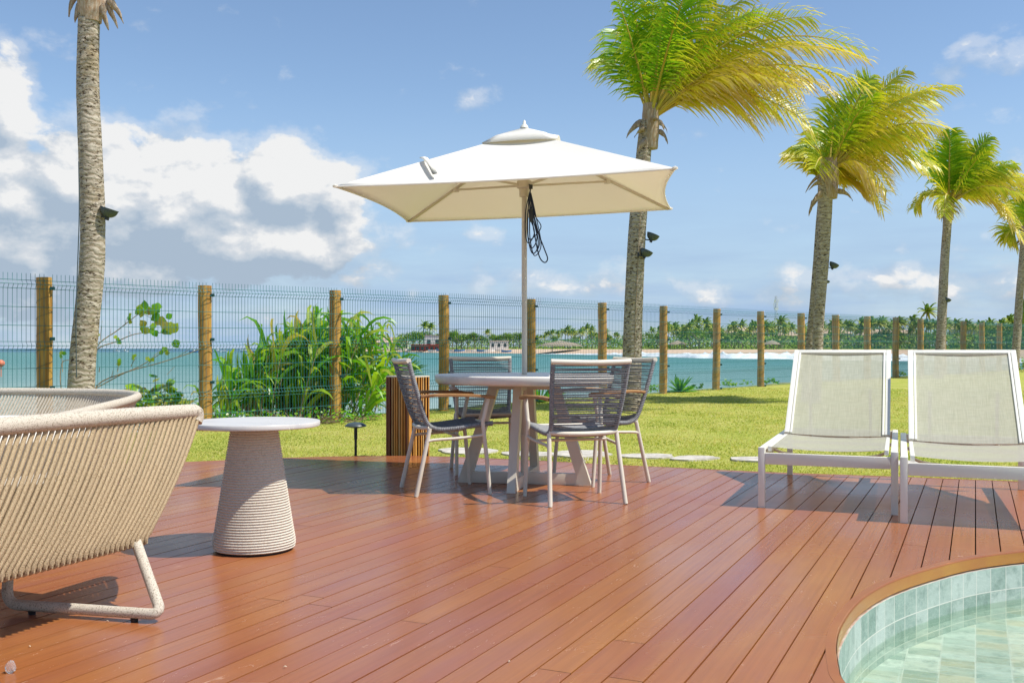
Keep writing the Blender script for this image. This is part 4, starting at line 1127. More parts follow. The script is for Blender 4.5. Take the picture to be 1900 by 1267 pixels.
def far_tree_proto(seed, H=9.0, W=5.0):
    rr = random.Random(seed); root = thing('broadleaf_tree', '', 'tree', (0, 0, 0), group='dark broadleaf trees along the far shore')
    mb = MB(); mb.tube([(0, 0, -.5), (.1, 0, H * .3), (.3, .1, H * .6)], [.35, .28, .15], 7)
    for k in range(5):
        a = k * 1.26 + rr.random(); mb.tube([(.1, 0, H * .3), (W * .25 * math.cos(a), W * .25 * math.sin(a), H * .55), (W * .42 * math.cos(a), W * .42 * math.sin(a), H * .72)], [.18, .12, .05], 5)
    mb.build('trunk', M_FTRK, root)
    L = MB(); cl = []
    for k in range(16):
        a = rr.uniform(0, 6.28); q = math.sqrt(rr.random()); cl.append((Vector((math.cos(a) * q * W * .42, math.sin(a) * q * W * .42, H * (.52 + .40 * rr.random() * (1 - .5 * q)))), W * rr.uniform(.13, .22)))
    for i in range(620):
        c, r = rr.choice(cl); d = Vector((rr.gauss(0, 1), rr.gauss(0, 1), rr.gauss(0, .8))).normalized(); p = c + d * r * rr.uniform(.6, 1.1)
        s = Vector((rr.uniform(-1, 1), rr.uniform(-1, 1), rr.uniform(-.4, .4))).normalized(); u = s.cross(d); u = u.normalized() if u.length > .05 else s.orthogonal()
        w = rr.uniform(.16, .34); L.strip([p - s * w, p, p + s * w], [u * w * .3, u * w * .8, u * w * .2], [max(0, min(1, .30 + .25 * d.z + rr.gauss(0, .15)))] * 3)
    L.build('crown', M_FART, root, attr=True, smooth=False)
    return root
FP = [far_palm_proto(100 + i, 8.0) for i in range(4)]
FT = [far_tree_proto(200 + i, 9.0, [7.5, 9.5, 8.0][i]) for i in range(3)]
TOP = [(650, 636), (680, 632), (700, 630), (730, 624), (760, 612), (790, 611), (810, 622), (830, 617), (850, 614), (900, 614), (930, 616), (950, 612), (975, 616), (1000, 619), (1050, 614), (1100, 612), (1140, 619), (1180, 620), (1220, 610),
       (1250, 603), (1300, 600), (1345, 610), (1380, 606), (1420, 602), (1450, 602), (1490, 608), (1550, 600), (1600, 602), (1650, 602), (1690, 598), (1740, 600), (1800, 606), (1860, 598), (1920, 590), (2000, 590), (2200, 580)]
def top_y(px): return float(np.interp(px, [a for a, _ in TOP], [b for _, b in TOP]))
rr = random.Random(77)
used_p, used_t = set(), set()
def far_place(protos, used, i, loc, rz, sc, label):
    if i not in used:
        used.add(i); r = protos[i]; r.location = loc; r.rotation_euler = (0, 0, rz); r.scale = (sc,) * 3; r['label'] = label; return r
    return dup(protos[i], loc, rz, label, (sc,) * 3)
def back(px):
    f = max(0, min(1, (px - 640) / 360)); return 38 + 70 * f
n = 0
px = 655.0
while px < 2020:
    d0 = back(px); lush = px < 990
    tt = d0 + rr.uniform(0, 25); g = far_ground(px, tt); hy = top_y(px) + rr.uniform(-2, 11 if not lush else 9)
    H = max(3, (646.5 - hy) / FPX * g.y + CAMH - g.z)
    if lush and rr.random() < .80:
        far_place(FT, used_t, rr.randrange(3), g, rr.uniform(0, 6), H / 7.6, 'rounded dark green broadleaf tree on the far left point of the bay'); step = rr.uniform(7, 13)
    else:
        far_place(FP, used_p, rr.randrange(4), g, rr.uniform(-.5, .5), H / 7.6, 'wind-blown coconut palm in the row along the far beach'); step = rr.uniform(5.0, 9)
    px += step
px = 985.0
while px < 2020:       # a second, lower row behind and in front
    tt = back(px) + rr.choice((-8, 45, 70)) + rr.uniform(0, 20); g = far_ground(px, tt); hy = top_y(px) + rr.uniform(4, 22)
    H = max(3, (646.5 - hy) / FPX * g.y + CAMH - g.z)
    if rr.random() < .45: far_place(FT, used_t, rr.randrange(3), g, rr.uniform(0, 6), H / 7.6, 'rounded broadleaf tree among the palms of the far beach')
    else: far_place(FP, used_p, rr.randrange(4), g, rr.uniform(-.5, .5), H / 7.6, 'wind-blown coconut palm in the row along the far beach')
    px += rr.uniform(6, 10)
for (px, hy, lab) in [(786, 607, 'left of two palms standing above the trees of the far left point'), (797, 609, 'right of two palms standing above the trees of the far left point'), (1718, 581, 'lone tall palm poking above the far tree line'), (1447, 598, 'palm standing tall at the foot of the lattice tower')]:
    g = far_ground(px, back(px) + 12); H = (646.5 - hy) / FPX * g.y + CAMH - g.z
    far_place(FP, used_p, 1, g, 0, H / 7.6, lab)
# feathery casuarina at the right edge
g = far_ground(1885, 70); t = thing('casuarina_tree', 'tall feathery casuarina rising above the far trees at the picture edge', 'tree', g); mb = MB(); H = (646.5 - 556) / FPX * g.y
mb.tube([g, g + Vector((1, 0, H * .5)), g + Vector((2.5, 0, H))], [.4, .25, .05], 6); mb.build('trunk', M_FTRK, t, origin=g); L = MB()
for i in range(420):
    f = rr.random() ** .7; c = g + Vector((2.5 * f + rr.gauss(0, 1.6 * (1.1 - f)), rr.gauss(0, 1.4 * (1.1 - f)), H * (.25 + .75 * f))); d = Vector((.55 + rr.gauss(0, .3), rr.gauss(0, .3), .8)).normalized()
    L.strip([c, c + d * .8, c + d * 1.7 + Vector((.3, 0, 0))], [Vector((.10, .05, 0)), Vector((.13, .05, 0)), Vector((.02, 0, 0))], [rr.uniform(.1, .6)] * 3)
L.build('crown', M_FART, t, origin=g, attr=True, smooth=False)
# undergrowth below the far trees
mb = MB()
for i in range(20000):
    px = rr.uniform(640, 2050); d0 = back(px); tt = d0 - 12 + rr.random() * 75; g = far_ground(px, tt); h = rr.random() ** 1.2 * (6.5 if px > 1000 else 9)
    p = g + Vector((rr.uniform(-2, 2), 0, h)); s = Vector((rr.uniform(-1, 1), rr.uniform(-1, 1), rr.uniform(-.5, .5))).normalized(); u = s.orthogonal().normalized(); w = rr.uniform(.3, .75)
    mb.strip([p - s * w, p, p + s * w], [u * w * .3, u * w * .7, u * w * .2], [max(0, min(1, rr.gauss(.4, .25)))] * 3)
tag(mb.build('far_undergrowth', M_FART, attr=True, smooth=False), 'low green scrub under the trees of the far shore', 'scrub', kind='stuff')

# ------------------------------------------------------------------ far buildings
M_WALLW = mat('white_render', (.72, .69, .64), .8, .2); M_ROOFT = mat('pale_tile_roof', (.55, .42, .31), .8, .2, (.44, .31, .22), 2)
M_THATCH = mat('thatch', (.40, .33, .25), .95, .1, (.27, .22, .16), 3); M_WIN = mat('dark_window', (.05, .06, .07), .2, .5); M_RED = mat('red_kiosk_paint', (.42, .05, .045), .6, .3)
def house(label, px, t, w, h, d, roof='gable', wallm=None, roofm=None, win=3):
    g = far_ground(px, t); o = thing('house', label, 'house', g); mb = MB(); mb.box(g + Vector((0, 0, h / 2)), (w, d, h)); mb.build('wall', wallm or M_WALLW, o, origin=g)
    mb = MB(); e = .6; z = g.z + h
    if roof == 'gable':
        rh = w * .16
        vs = [(g.x - w / 2 - e, g.y - d / 2 - e, z), (g.x + w / 2 + e, g.y - d / 2 - e, z), (g.x + w / 2 + e, g.y + d / 2 + e, z), (g.x - w / 2 - e, g.y + d / 2 + e, z), (g.x - w / 4, g.y, z + rh), (g.x + w / 4, g.y, z + rh)]
        mb.add(vs, [(0, 1, 5, 4), (1, 2, 5), (2, 3, 4, 5), (3, 0, 4), (3, 2, 1, 0)])
    else: mb.box((g.x, g.y, z + .15), (w + .8, d + .8, .3))
    mb.build('roof', roofm or M_ROOFT, o, origin=g)
    for i in range(win):
        mb = MB(); x = g.x + w * (-.5 + (i + .5) / win); mb.box((x, g.y - d / 2 - .03, g.z + h * .5), (w / win * .42, .1, h * .4)); mb.build('window', M_WIN, o, origin=g)
    return o
house('low white house on the far left point with a long pale roof', 727, 60, 34, 7, 12, 'gable', win=5)
house('pale block with a flat roof between trees on the far left point', 812, 75, 22, 12, 10, 'flat', win=3)
house('white beach house behind parked boats on the far shore', 926, 62, 14, 6.5, 8, 'flat', win=3)
house('white house with tan roof half hidden behind far palms, left of the lattice tower', 1372, 190, 20, 8.5, 10, win=4)
house('cream house behind the far palms, right of the lattice tower', 1460, 160, 13, 6.5, 8, win=2)
house('large cream house with tan roof behind the far palms, left of the twin palm trunks', 1546, 150, 17, 7.5, 10, win=3)
house('long cream villa with tan roof behind the far palms, over the left lounger', 1628, 150, 20, 6.5, 9, win=4)
house('white house with pale roof behind the far palms, over the right lounger', 1800, 165, 16, 9, 9, win=3)
house('pale tan roofed house behind the far palms between fence posts', 1676, 145, 11, 7.5, 8, win=2)
def hut(label, px, t, r, h):
    g = far_ground(px, t); o = thing('beach_hut', label, 'beach hut', g, group='thatched huts on the far beach'); mb = MB()
    for i in range(6):
        a = i / 6 * 6.28; q = g + Vector((r * .8 * math.cos(a), r * .8 * math.sin(a), 0)); p = MB(); p.tube([q, q + Vector((0, 0, h * .6))], .12, 5); p.build('post', M_FTRK, o, origin=g)
    mb.lathe([(r * 1.1, h * .52), (r * .7, h * .78), (.1, h)], 16, Matrix.Translation(g)); mb.build('roof', M_THATCH, o, origin=g)
hut('wide pale thatched beach pavilion beyond the dining table', 1040, 30, 13, 7); hut('dark thatched hut under the far palms', 1257, 88, 4.5, 4.6); hut('low pale canopy hut by the lattice tower', 1432, 88, 4, 4.4)
# red kiosk and awnings
g = far_ground(789, 22); o = thing('beach_kiosk', 'low red beach kiosk with parasols on the far left point', 'kiosk', g); mb = MB(); mb.box(g + Vector((0, 0, 2.6)), (24, 6, 5.2)); mb.build('wall', M_RED, o, origin=g)
mb = MB(); mb.box(g + Vector((0, -1, 5.5)), (26, 9, .4)); mb.build('roof', M_RED, o, origin=g)
for i in range(6):
    mb = MB(); mb.box(g + Vector((-10 + 4 * i, -3.05, 2.2)), (2.4, .12, 2.4)); mb.build('window', M_WIN, o, origin=g)
M_BOATW = mat('white_boat_paint', (.78, .78, .76), .5, .4); M_BOATB = mat('blue_boat_paint', (.08, .20, .42), .5, .4)
def boat(label, loc, ln, m, cab=True, group=None, rz=0):
    o = thing('boat', label, 'boat', loc, rz, group); mb = MB(); vs = []; n = 9
    for i in range(n):
        t = i / (n - 1); w = ln * .16 * math.sin(math.pi * min(1, .25 + t * .75)) ** .7 if i < n - 1 else .03; sh = ln * .05 * (2 * t - 1) ** 2
        x = (t - .5) * ln; vs += [(x, -w, ln * .14 + sh), (x, -w * .6, -.05 * ln), (x, w * .6, -.05 * ln), (x, w, ln * .14 + sh)]
    mb.add(vs, [(4 * i + a, 4 * i + 4 + a, 4 * i + 5 + a, 4 * i + 1 + a) for i in range(n - 1) for a in range(3)] + [(4 * i + 3, 4 * i + 7, 4 * i + 4, 4 * i) for i in range(n - 1)] + [(0, 1, 2, 3)])
    mb.build('hull', m, o)
    if cab:
        mb = MB(); mb.box((-.06 * ln, 0, ln * .24), (ln * .28, ln * .2, ln * .2), bev=.02 * ln); c = mb.build('cabin', M_BOATW, o)
        mb = MB(); mb.box((-.06 * ln, -ln * .101, ln * .27), (ln * .22, .02, ln * .07)); w = mb.build('window', M_WIN, None); w.parent = c
        mb = MB(); mb.tube([(-.06 * ln, 0, ln * .34), (-.06 * ln, 0, ln * .6)], .02 * ln * .4, 4); mb.build('mast', M_BOATW, o)
    return o
for (px, Y, ln, m, lab) in [(405, 900, 9, M_BOATW, 'white motor boat far out, just right of the second fence post'), (418, 860, 6, M_BOATW, 'second small white boat moored beside the white motor boat'), (457, 900, 11, M_BOATW, 'long white boat on the horizon left of the strap leaf clump'), (471, 950, 6, M_BOATB, 'small blue boat on the horizon by the strap leaf clump'),
                          (360, 850, 7, M_BOATB, 'blue fishing boat just left of the second fence post'), (232, 1000, 7, M_BOATW, 'tiny white boat far out behind the bare sapling'), (217, 1050, 6, M_BOATW, 'tiny pale boat far out beside the tall bare palm')]:
    p = P(px, 646.5, Y); boat(lab, (p.x, p.y, SEA_Z + .2), ln, m, group='boats out on the bay', rz=rr.uniform(-.3, .3))
for i in range(16):
    px = 735 + i * 13.5 + rr.uniform(-4, 4); g = far_ground(px, rr.uniform(10, 26)); boat('small beached boat in the row drawn up on the far left shore', g + Vector((0, 0, .4)), rr.uniform(6, 9), M_BOATW if i % 3 else M_BOATB, False, 'boats drawn up on the far beach', rr.uniform(-.5, .5))
p = P(2, 651, 120); o = thing('mooring_buoy', 'orange mooring buoy floating at the left edge of the picture', 'buoy', (p.x, p.y, SEA_Z)); mb = MB()
M_ORANGE = mat('orange_buoy', (.75, .20, .10), .5, .4)
mb.lathe([(.001, -.2)] + [(.42 * math.sin(a), 1.62 + .42 * -math.cos(a)) for a in [R(10 + 16 * i) for i in range(11)]], 14); mb.build('float', M_ORANGE, o); mb = MB(); mb.tube([(0, 0, -.3), (0, 0, 1.3)], .06, 6); mb.build('spar', M_ORANGE, o)
# lattice tower
g = far_ground(1440, 420); H = (646.5 - 549) / FPX * g.y + CAMH - g.z; o = thing('lattice_tower', 'thin grey telecom lattice tower standing above the far palms', 'tower', g); mb = MB(); M_STEEL = mat('galvanised_steel', (.42, .44, .47), .5, .5)
for a in range(3):
    an = a * 2.094 + .3; mb.tube([g + Vector((1.3 * math.cos(an), 1.3 * math.sin(an), 0)), g + Vector((.75 * math.cos(an), .75 * math.sin(an), H))], .15, 4)
for i in range(30):
    z0, z1 = H * i / 30, H * (i + 1) / 30
    for a in range(3):
        an, bn = a * 2.094 + .3, (a + 1) * 2.094 + .3; mb.tube([g + Vector((1.2 * math.cos(an), 1.2 * math.sin(an), z0)) * 1, g + Vector((1.1 * math.cos(bn), 1.1 * math.sin(bn), z1))], .06, 3)
mb.build('mast', M_STEEL, o, origin=g)
for i in range(9):
    an = i * .698; z = H * (.90 - .07 * (i % 3)); mb = MB(); mb.box(g + Vector((1.7 * math.cos(an), 1.7 * math.sin(an), z)), (.5, .4, 2.6)); mb.build('antenna', M_BOATW, o, origin=g)
mb = MB(); mb.lathe([(.001, 0), (1.1, .25), (1.15, .5)], 14, Matrix.Translation(g + Vector((-.2, -1.6, H * .74))) @ Matrix.Rotation(R(90), 4, 'X')); mb.build('dish', M_BOATW, o, origin=g)
# green fence along the far grass
mb = MB(); prev = None; go = far_ground(1500, 100)
o = thing('boundary_fence', 'low dark green fence across the far grass under the palms', 'fence', go)
for i in range(60):
    px = 1500 + i * 8.2; g = far_ground(px, 98); 
    if prev is not None:
        for z in (.6, 1.1, 1.7): mb.tube([prev + Vector((0, 0, z)), g + Vector((0, 0, z))], .06, 4)
        for q in range(5):
            c = prev.lerp(g, q / 5); mb.tube([c, c + Vector((0, 0, 1.8))], .05, 4)
    prev = g
mb.build('railing', M_WIRE, o, origin=go)
# ------------------------------------------------------------------ dining table
TC = Vector((.085, 6.87, 0))
t = thing('dining_table', 'round pale dining table with crossed trapezoid legs under the umbrella', 'table', TC)
mb = MB(); prof = [(.001, .69), (.575, .69), (.600, .694), (.610, .704), (.615, .742), (.612, .749), (.606, .752), (.024, .752), (.024, .70)]
mb.lathe(prof, 96, cap=False); mb.build('tabletop', M_TABLE, t)
aa = Vector((.98, -.2, 0)).normalized(); bb = Vector((.2, .98, 0)).normalized()
for d in (aa, -aa, bb, -bb):
    mb = MB(); sd = d.cross(Vector((0, 0, 1)))
    p0 = d * .425 + Vector((0, 0, 0.0)); p1 = d * .205 + Vector((0, 0, .69)); w = .028; vs = []
    for p, hw in ((p0, .042), (p1, .034)):
        vs += [p - d * hw - sd * w, p + d * hw - sd * w, p + d * hw + sd * w, p - d * hw + sd * w]
    mb.add(vs, [(0, 1, 5, 4), (1, 2, 6, 5), (2, 3, 7, 6), (3, 0, 4, 7), (3, 2, 1, 0), (4, 5, 6, 7)])
    mb.build('leg', M_ALU, t, smooth=False)
for d in (aa, bb):
    mb = MB(); mb.bar(-d * .386 + Vector((0, 0, .040 + (.001 if d is bb else 0))), d * .386 + Vector((0, 0, .040 + (.001 if d is bb else 0))), .055, .078, bev=.002); mb.build('base_bar', M_ALU, t)
mb = MB(); mb.bar(-aa * .24 + Vector((0, 0, .668)), aa * .24 + Vector((0, 0, .668)), .05, .04); mb.bar(-bb * .24 + Vector((0, 0, .667)), bb * .24 + Vector((0, 0, .667)), .05, .04); mb.build('top_bar', M_ALU, t)
mb = MB(); mb.tube([(0, 0, .08), (0, 0, .33)], .0262, 20); mb.tube([(0, 0, .33), (0, 0, .336)], .0285, 20); mb.build('pole_sleeve', M_ALU, t)

# ------------------------------------------------------------------ umbrella
t = thing('patio_umbrella', 'off white rectangular patio umbrella open over the dining table', 'umbrella', TC)
UA, UD, UB, UC = Vector((-1.124, 6.34, 1.962)), Vector((.99, 6.05, 2.024)), Vector((-.843, 8.08, 1.962)), Vector((1.192, 7.50, 1.982))
AP = Vector((.085, 6.87, 2.418))
mb = MB(); mb.tube([TC + Vector((0, 0, .10)), TC + Vector((0, 0, 2.44))], .0185, 18); mb.build('pole', M_POLE, t, origin=TC)
def panel(a, b, sc, nn=14):
    """canopy panel from edge a-b up to the vent; sc: inward scallop; returns top surface grid"""
    g = []
    for i in range(nn + 1):
        f = i / nn * .90; row = []
        A, B = a.lerp(AP, f), b.lerp(AP, f)
        for j in range(nn + 1):
            s = j / nn; p = A.lerp(B, s); bow = 4 * s * (1 - s)
            p = p.lerp(AP, sc * bow * (1 - f) * .5 + 0) - Vector((0, 0, .030 * bow * (1 - f) * (1 if f > 0 else .6) + .022 * math.sin(math.pi * f) * bow))
            row.append(p)
        g.append(row)
    return g
mb = MB(); nn = 14
for a, b, sc in ((UA, UD, .02), (UD, UC, .11), (UC, UB, .03), (UB, UA, .10)):
    g = panel(a, b, sc); o = len(mb.v); vs = [p for r in g for p in r]
    mb.add(vs, [(i * (nn + 1) + j, i * (nn + 1) + j + 1, (i + 1) * (nn + 1) + j + 1, (i + 1) * (nn + 1) + j) for i in range(nn) for j in range(nn)])
bm = bmesh.new(); vv = [bm.verts.new(p) for p in mb.v]; [bm.faces.new([vv[i] for i in f]) for f in mb.f]; bmesh.ops.remove_doubles(bm, verts=bm.verts, dist=.002)
bm.verts.index_update(); mb.v = [tuple(v.co) for v in bm.verts]; mb.f = [tuple(v.index for v in f.verts) for f in bm.faces]; mb.a = [0] * len(mb.v); bm.free()
can = mb.build('canopy', M_CANV, t, origin=TC); md = can.modifiers.new('cloth', 'SOLIDIFY'); md.thickness = .004
# hem band round the edge
mb = MB()
for a, b, sc in ((UA, UD, .02), (UD, UC, .11), (UC, UB, .03), (UB, UA, .10)):
    g = panel(a, b, sc)[0]; mb.tube([p - Vector((0, 0, .004)) for p in g], .0065, 6)
h = mb.build('hem', M_CANV, None, origin=TC); h.location = (0, 0, 0); h.parent = can
# vent cap
mb = MB(); z0, z1 = 2.345, 2.430; cs = [AP + (q - AP) * .24 for q in (UA, UD, UC, UB)]
cs = [Vector((q.x, q.y, q.z + .010)) for q in cs]; top = Vector((AP.x, AP.y, 2.452)); shr = [top.lerp(q, .66) + Vector((0, 0, .017)) for q in cs]; vs = []
m_ = 8
for i in range(4):
    a, b = cs[i], cs[(i + 1) % 4]; a2, b2 = shr[i], shr[(i + 1) % 4]; o = len(mb.v); pv = []
    for j in range(m_ + 1):
        s = j / m_; bow = 4 * s * (1 - s); lift = .058 * bow if i in (1,) else .008 * bow
        pv += [a.lerp(b, s) + Vector((0, 0, lift)), a2.lerp(b2, s) + Vector((0, 0, .008 * bow)), top]
    mb.add(pv, [(3 * j + k, 3 * j + 3 + k, 3 * j + 4 + k, 3 * j + 1 + k) for j in range(m_) for k in range(2)])
v = mb.build('vent', M_CANV, None, origin=TC); v.location = (0, 0, 0); v.parent = can; md = v.modifiers.new('cloth', 'SOLIDIFY'); md.thickness = .004
mb = MB(); mb.lathe([(.030, 2.445), (.024, 2.462), (.012, 2.474), (.008, 2.495), (.001, 2.503)], 14, Matrix.Translation((AP.x, AP.y, 0))); mb.build('finial', M_WHITE, t, origin=TC)
hubz = 2.045
mb = MB(); mb.lathe([(.024, hubz - .075), (.034, hubz - .07), (.036, hubz - .02), (.052, hubz - .01), (.052, hubz + .035), (.03, hubz + .045), (.022, hubz + .05)], 22, Matrix.Translation((TC.x, TC.y, 0)), cap=True); mb.build('runner_hub', M_POLE, t, origin=TC)
mb = MB(); mb.lathe([(.02, 2.33), (.045, 2.335), (.045, 2.375), (.02, 2.38)], 20, Matrix.Translation((TC.x, TC.y, 0))); mb.build('top_hub', M_POLE, t, origin=TC)
for q in (UA, UD, UC, UB):
    mb = MB(); dn = Vector((0, 0, -.020)); a = AP.lerp(q, .05) + dn + Vector((0, 0, -.03)); b = AP.lerp(q, .985) + dn * .7
    mb.bar(a, b, .022, .016, bev=.002); rb = mb.build('rib', M_POLE, t, origin=TC)
    m = a.lerp(b, .53); mb = MB(); s0 = TC + Vector((0, 0, hubz + .01)) + (m - TC).normalized() * .0; hd = Vector((m.x - TC.x, m.y - TC.y, 0)).normalized()
    mb.bar(s0 + hd * .045, m + Vector((0, 0, -.012)), .018, .014); st = mb.build('strut', M_POLE, None, origin=TC); st.location = (0, 0, 0); st.parent = rb
    mb = MB(); mb.box(m + Vector((0, 0, -.012)), (.035, .035, .035), rz=math.atan2(hd.y, hd.x), bev=.004); jt = mb.build('joint', M_ALU, None, origin=TC); jt.location = (0, 0, 0); jt.parent = rb
    mb = MB(); e = AP.lerp(q, 1.0); mb.lathe([(.001, -.012), (.016, -.008), (.018, .004), (.001, .012)], 10, Matrix.Translation(e)); pk = mb.build('corner_pocket', M_CANV, None, origin=TC); pk.location = (0, 0, 0); pk.parent = can
# tie strap lying on the near panel
def on_near(px, py):
    n = (UD - UA).cross(AP - UA).normalized(); d = P(px, py, 1.0) - Vector((0, 0, CAMH)); c0 = Vector((0, 0, CAMH)); return c0 + d * ((UA - c0).dot(n) / d.dot(n)), n
mb = MB(); q0, n_ = on_near(783, 294); q1, _ = on_near(797, 308); q2, _ = on_near(808, 326); n_ = n_ if n_.z > 0 else -n_
side = (q2 - q0).cross(n_).normalized() * .016
mb.strip([q0 + n_ * .01, q0.lerp(q1, .5) + n_ * .028, q1 + n_ * .026, q2 + n_ * .010, q2.lerp(q1, .25) + n_ * .006], [side] * 5)
s = mb.build('tie_strap', M_CANV, None, origin=TC); s.location = (0, 0, 0); s.parent = can; md = s.modifiers.new('cloth', 'SOLIDIFY'); md.thickness = .004
# coiled cord hanging from the hub
hp = P(983, 352, 6.80); o = thing('coiled_cord', 'dark coiled cord hanging in loops beside the umbrella pole', 'cord', hp); rr = random.Random(5); mb = MB()
mb.tube(catmull([P(981, 341, 6.84), P(984, 350, 6.8), P(983, 372, 6.8), P(986, 400, 6.8)], 6), .0045, 6)
for i in range(6):
    x0 = 983 + rr.uniform(-4, 6); w = rr.uniform(5, 12); y1 = rr.uniform(440, 478); yy = 6.8 + rr.uniform(-.03, .03)
    mb.tube(catmull([P(983, 356, yy), P(x0 - w * .6, 395, yy), P(x0 - w * .55, 440, yy + .01), P(x0 + 3, y1, yy), P(x0 + 6 + w, y1 - 20, yy - .01), P(x0 + w * .6, 400, yy), P(985, 358, yy)], 7), .0036, 6)
mb.tube(catmull([P(985, 392, 6.79), P(991, 430, 6.79), P(1000, 474, 6.79), P(1010, 487, 6.79), P(1016, 480, 6.79), P(1010, 462, 6.79), P(998, 430, 6.79), P(989, 395, 6.79)], 7), .0042, 6)
mb.build('loops', M_CORD, o, origin=hp)
mb = MB(); mb.tube([P(985, 388, 6.79), P(986, 412, 6.79)], .016, 8); mb.build('binding', M_BLACK, o, origin=hp)
mb = MB(); mb.box(P(985, 347, 6.80), (.025, .02, .03), bev=.003); mb.build('hook', M_BLACK, o, origin=hp)

# ------------------------------------------------------------------ dining chairs
def wound(mb, pts, r, step=.0058, amp=.0016, n=8):
    q = resample(catmull(pts, 6), step); mb.tube(q, [r + (amp if i % 2 else -amp) for i in range(len(q))], n)
def woundp(mb, pts, r, step, amp, n):
    q = resample(pts, step); mb.tube(q, [r + (amp if i % 2 else -amp) for i in range(len(q))], n)
def make_chair():
    c = thing('dining_chair', '', 'chair', (0, 0, 0), group='rope dining chairs round the table')
    for s in (-1, 1):
        mb = MB(); mb.tube([(s * .238, -.245, 0), (s * .236, -.24, .012), (s * .214, -.150, .425)], [.0125, .0145, .0135], 12)
        mb.build('leg', M_ALU, c)
        mb = MB(); mb.tube(catmull([(s * .250, .235, 0), (s * .247, .215, .22), (s * .243, .190, .45), (s * .245, .196, .49), (s * .249, .222, .612)], 5), [.0125 + .001 * min(1, i / 4) for i in range(21)], 12)
        mb.build('leg', M_ALU, c)
        mb = MB(); mb.tube(catmull([(s * .2205, -.176, .336), (s * .224, -.13, .352), (s * .235, .05, .362), (s * .244, .196, .378)], 5), .0095, 10); mb.build('stretcher', M_ALU, c)
        # teak armrest
        mb = MB(); ap = catmull([(s * .228, -.212, .628), (s * .248, -.10, .636), (s * .262, .06, .634), (s * .262, .20, .626), (s * .258, .262, .618)], 5); vs = []
        for i, p in enumerate(ap):
            u = i / (len(ap) - 1); w = .013 + .015 * math.sin(min(1, u * 1.15) * math.pi * .62); w *= (1 if u < .95 else .75); th = .010
            for (a, b) in ((-w, -th * .6), (-w * .8, -th), (w * .8, -th), (w, -th * .6), (w, th * .6), (w * .8, th), (-w * .8, th), (-w, th * .6)): vs.append(p + Vector((a, 0, b)))
        n = len(ap); mb.add(vs, [(8 * i + k, 8 * i + (k + 1) % 8, 8 * i + 8 + (k + 1) % 8, 8 * i + 8 + k) for i in range(n - 1) for k in range(8)] + [tuple(range(7, -1, -1)), tuple(8 * (n - 1) + k for k in range(8))]); mb.build('armrest', M_TEAK, c)
    RB = lambda s: [(s * .236, -.290, .848), (s * .228, -.248, .70), (s * .214, -.198, .54), (s * .206, -.165, .46), (s * .205, -.125, .428), (s * .207, -.06, .418), (s * .214, .08, .430), (s * .220, .262, .452)]
    rails = {s: resample(catmull(RB(s), 8), .004) for s in (-1, 1)}
    for s in (-1, 1):
        mb = MB(); wound(mb, RB(s), .0145); mb.build('side_rail', M_ROPEG, c)
    nb = len(rails[1]); split = [i for i, p in enumerate(rails[1]) if p.z < .47 and p.y > -.19][0]
    rr = random.Random(2); mb = MB()
    k = 5
    while k < split:       # rope pairs across the back, front and behind
        for ly in (.0125, -.0125):
            a, b = rails[-1][k], rails[1][k]; j = rr.uniform(-.0022, .0022)
            sagb = -.012 - (.006 if ly < 0 else 0)
            pts = [a.lerp(b, u) + Vector((0, ly * (1 - .75 * math.sin(math.pi * u)) + sagb * 4 * u * (1 - u), j * math.sin(math.pi * u) - (.002 if ly < 0 else 0))) for u in [i / 8 for i in range(9)]]
            mb.tube(pts, .0033, 5, cap=False)
        k += 4 if int(k / 4) % 2 else 3
    mb.build('backrest', M_ROPEG, c)
    mb = MB(); k = split
    while k < nb - 2:
        for lz in (.0125, -.0125):
            a, b = rails[-1][k], rails[1][k]; pts = [a.lerp(b, u) + Vector((0, 0, lz * (1 - .7 * math.sin(math.pi * u)) - .022 * 4 * u * (1 - u))) for u in [i / 6 for i in range(7)]]
            mb.tube(pts, .0034, 5, cap=False)
        k += 2
    mb.build('seat', M_ROPEG, c)
    mb = MB(); mb.tube(catmull([(-.248, -.292, .853), (-.12, -.307, .849), (0, -.312, .847), (.12, -.307, .849), (.248, -.292, .853)], 5), .0165, 12); mb.build('top_rail', M_ALU, c)
    mb = MB(); mb.tube(catmull([(-.214, -.150, .430), (-.14, -.176, .424), (0, -.186, .421), (.14, -.176, .424), (.214, -.150, .430)], 5), .0145, 12); mb.tube([(-.214, .255, .442), (.214, .255, .442)], .011, 10); mb.tube([(-.222, .05, .366), (.222, .05, .366)], .009, 8); mb.build('seat_frame', M_ALU, c)
    return c
ch = make_chair()
def face_rz(fx, fy): return math.atan2(-fx, fy)
CH = [(-.440, 6.545, .95, .30, 'grey rope dining chair in side view, left of the table'), (.386, 6.135, -.27, .96, 'nearest grey rope dining chair with its back to the picture'),
      (.625, 7.03, -.87, -.49, 'grey rope dining chair half hidden behind the nearest one'), (-.20, 7.60, .17, -.985, 'grey rope dining chair on the far side of the table, facing forward')]
for i, (x, y, fx, fy, lab) in enumerate(CH):
    if i == 0: ch.location = (x, y, 0); ch.rotation_euler = (0, 0, face_rz(fx, fy)); ch['label'] = lab
    else: dup(ch, (x, y, 0), face_rz(fx, fy), lab)

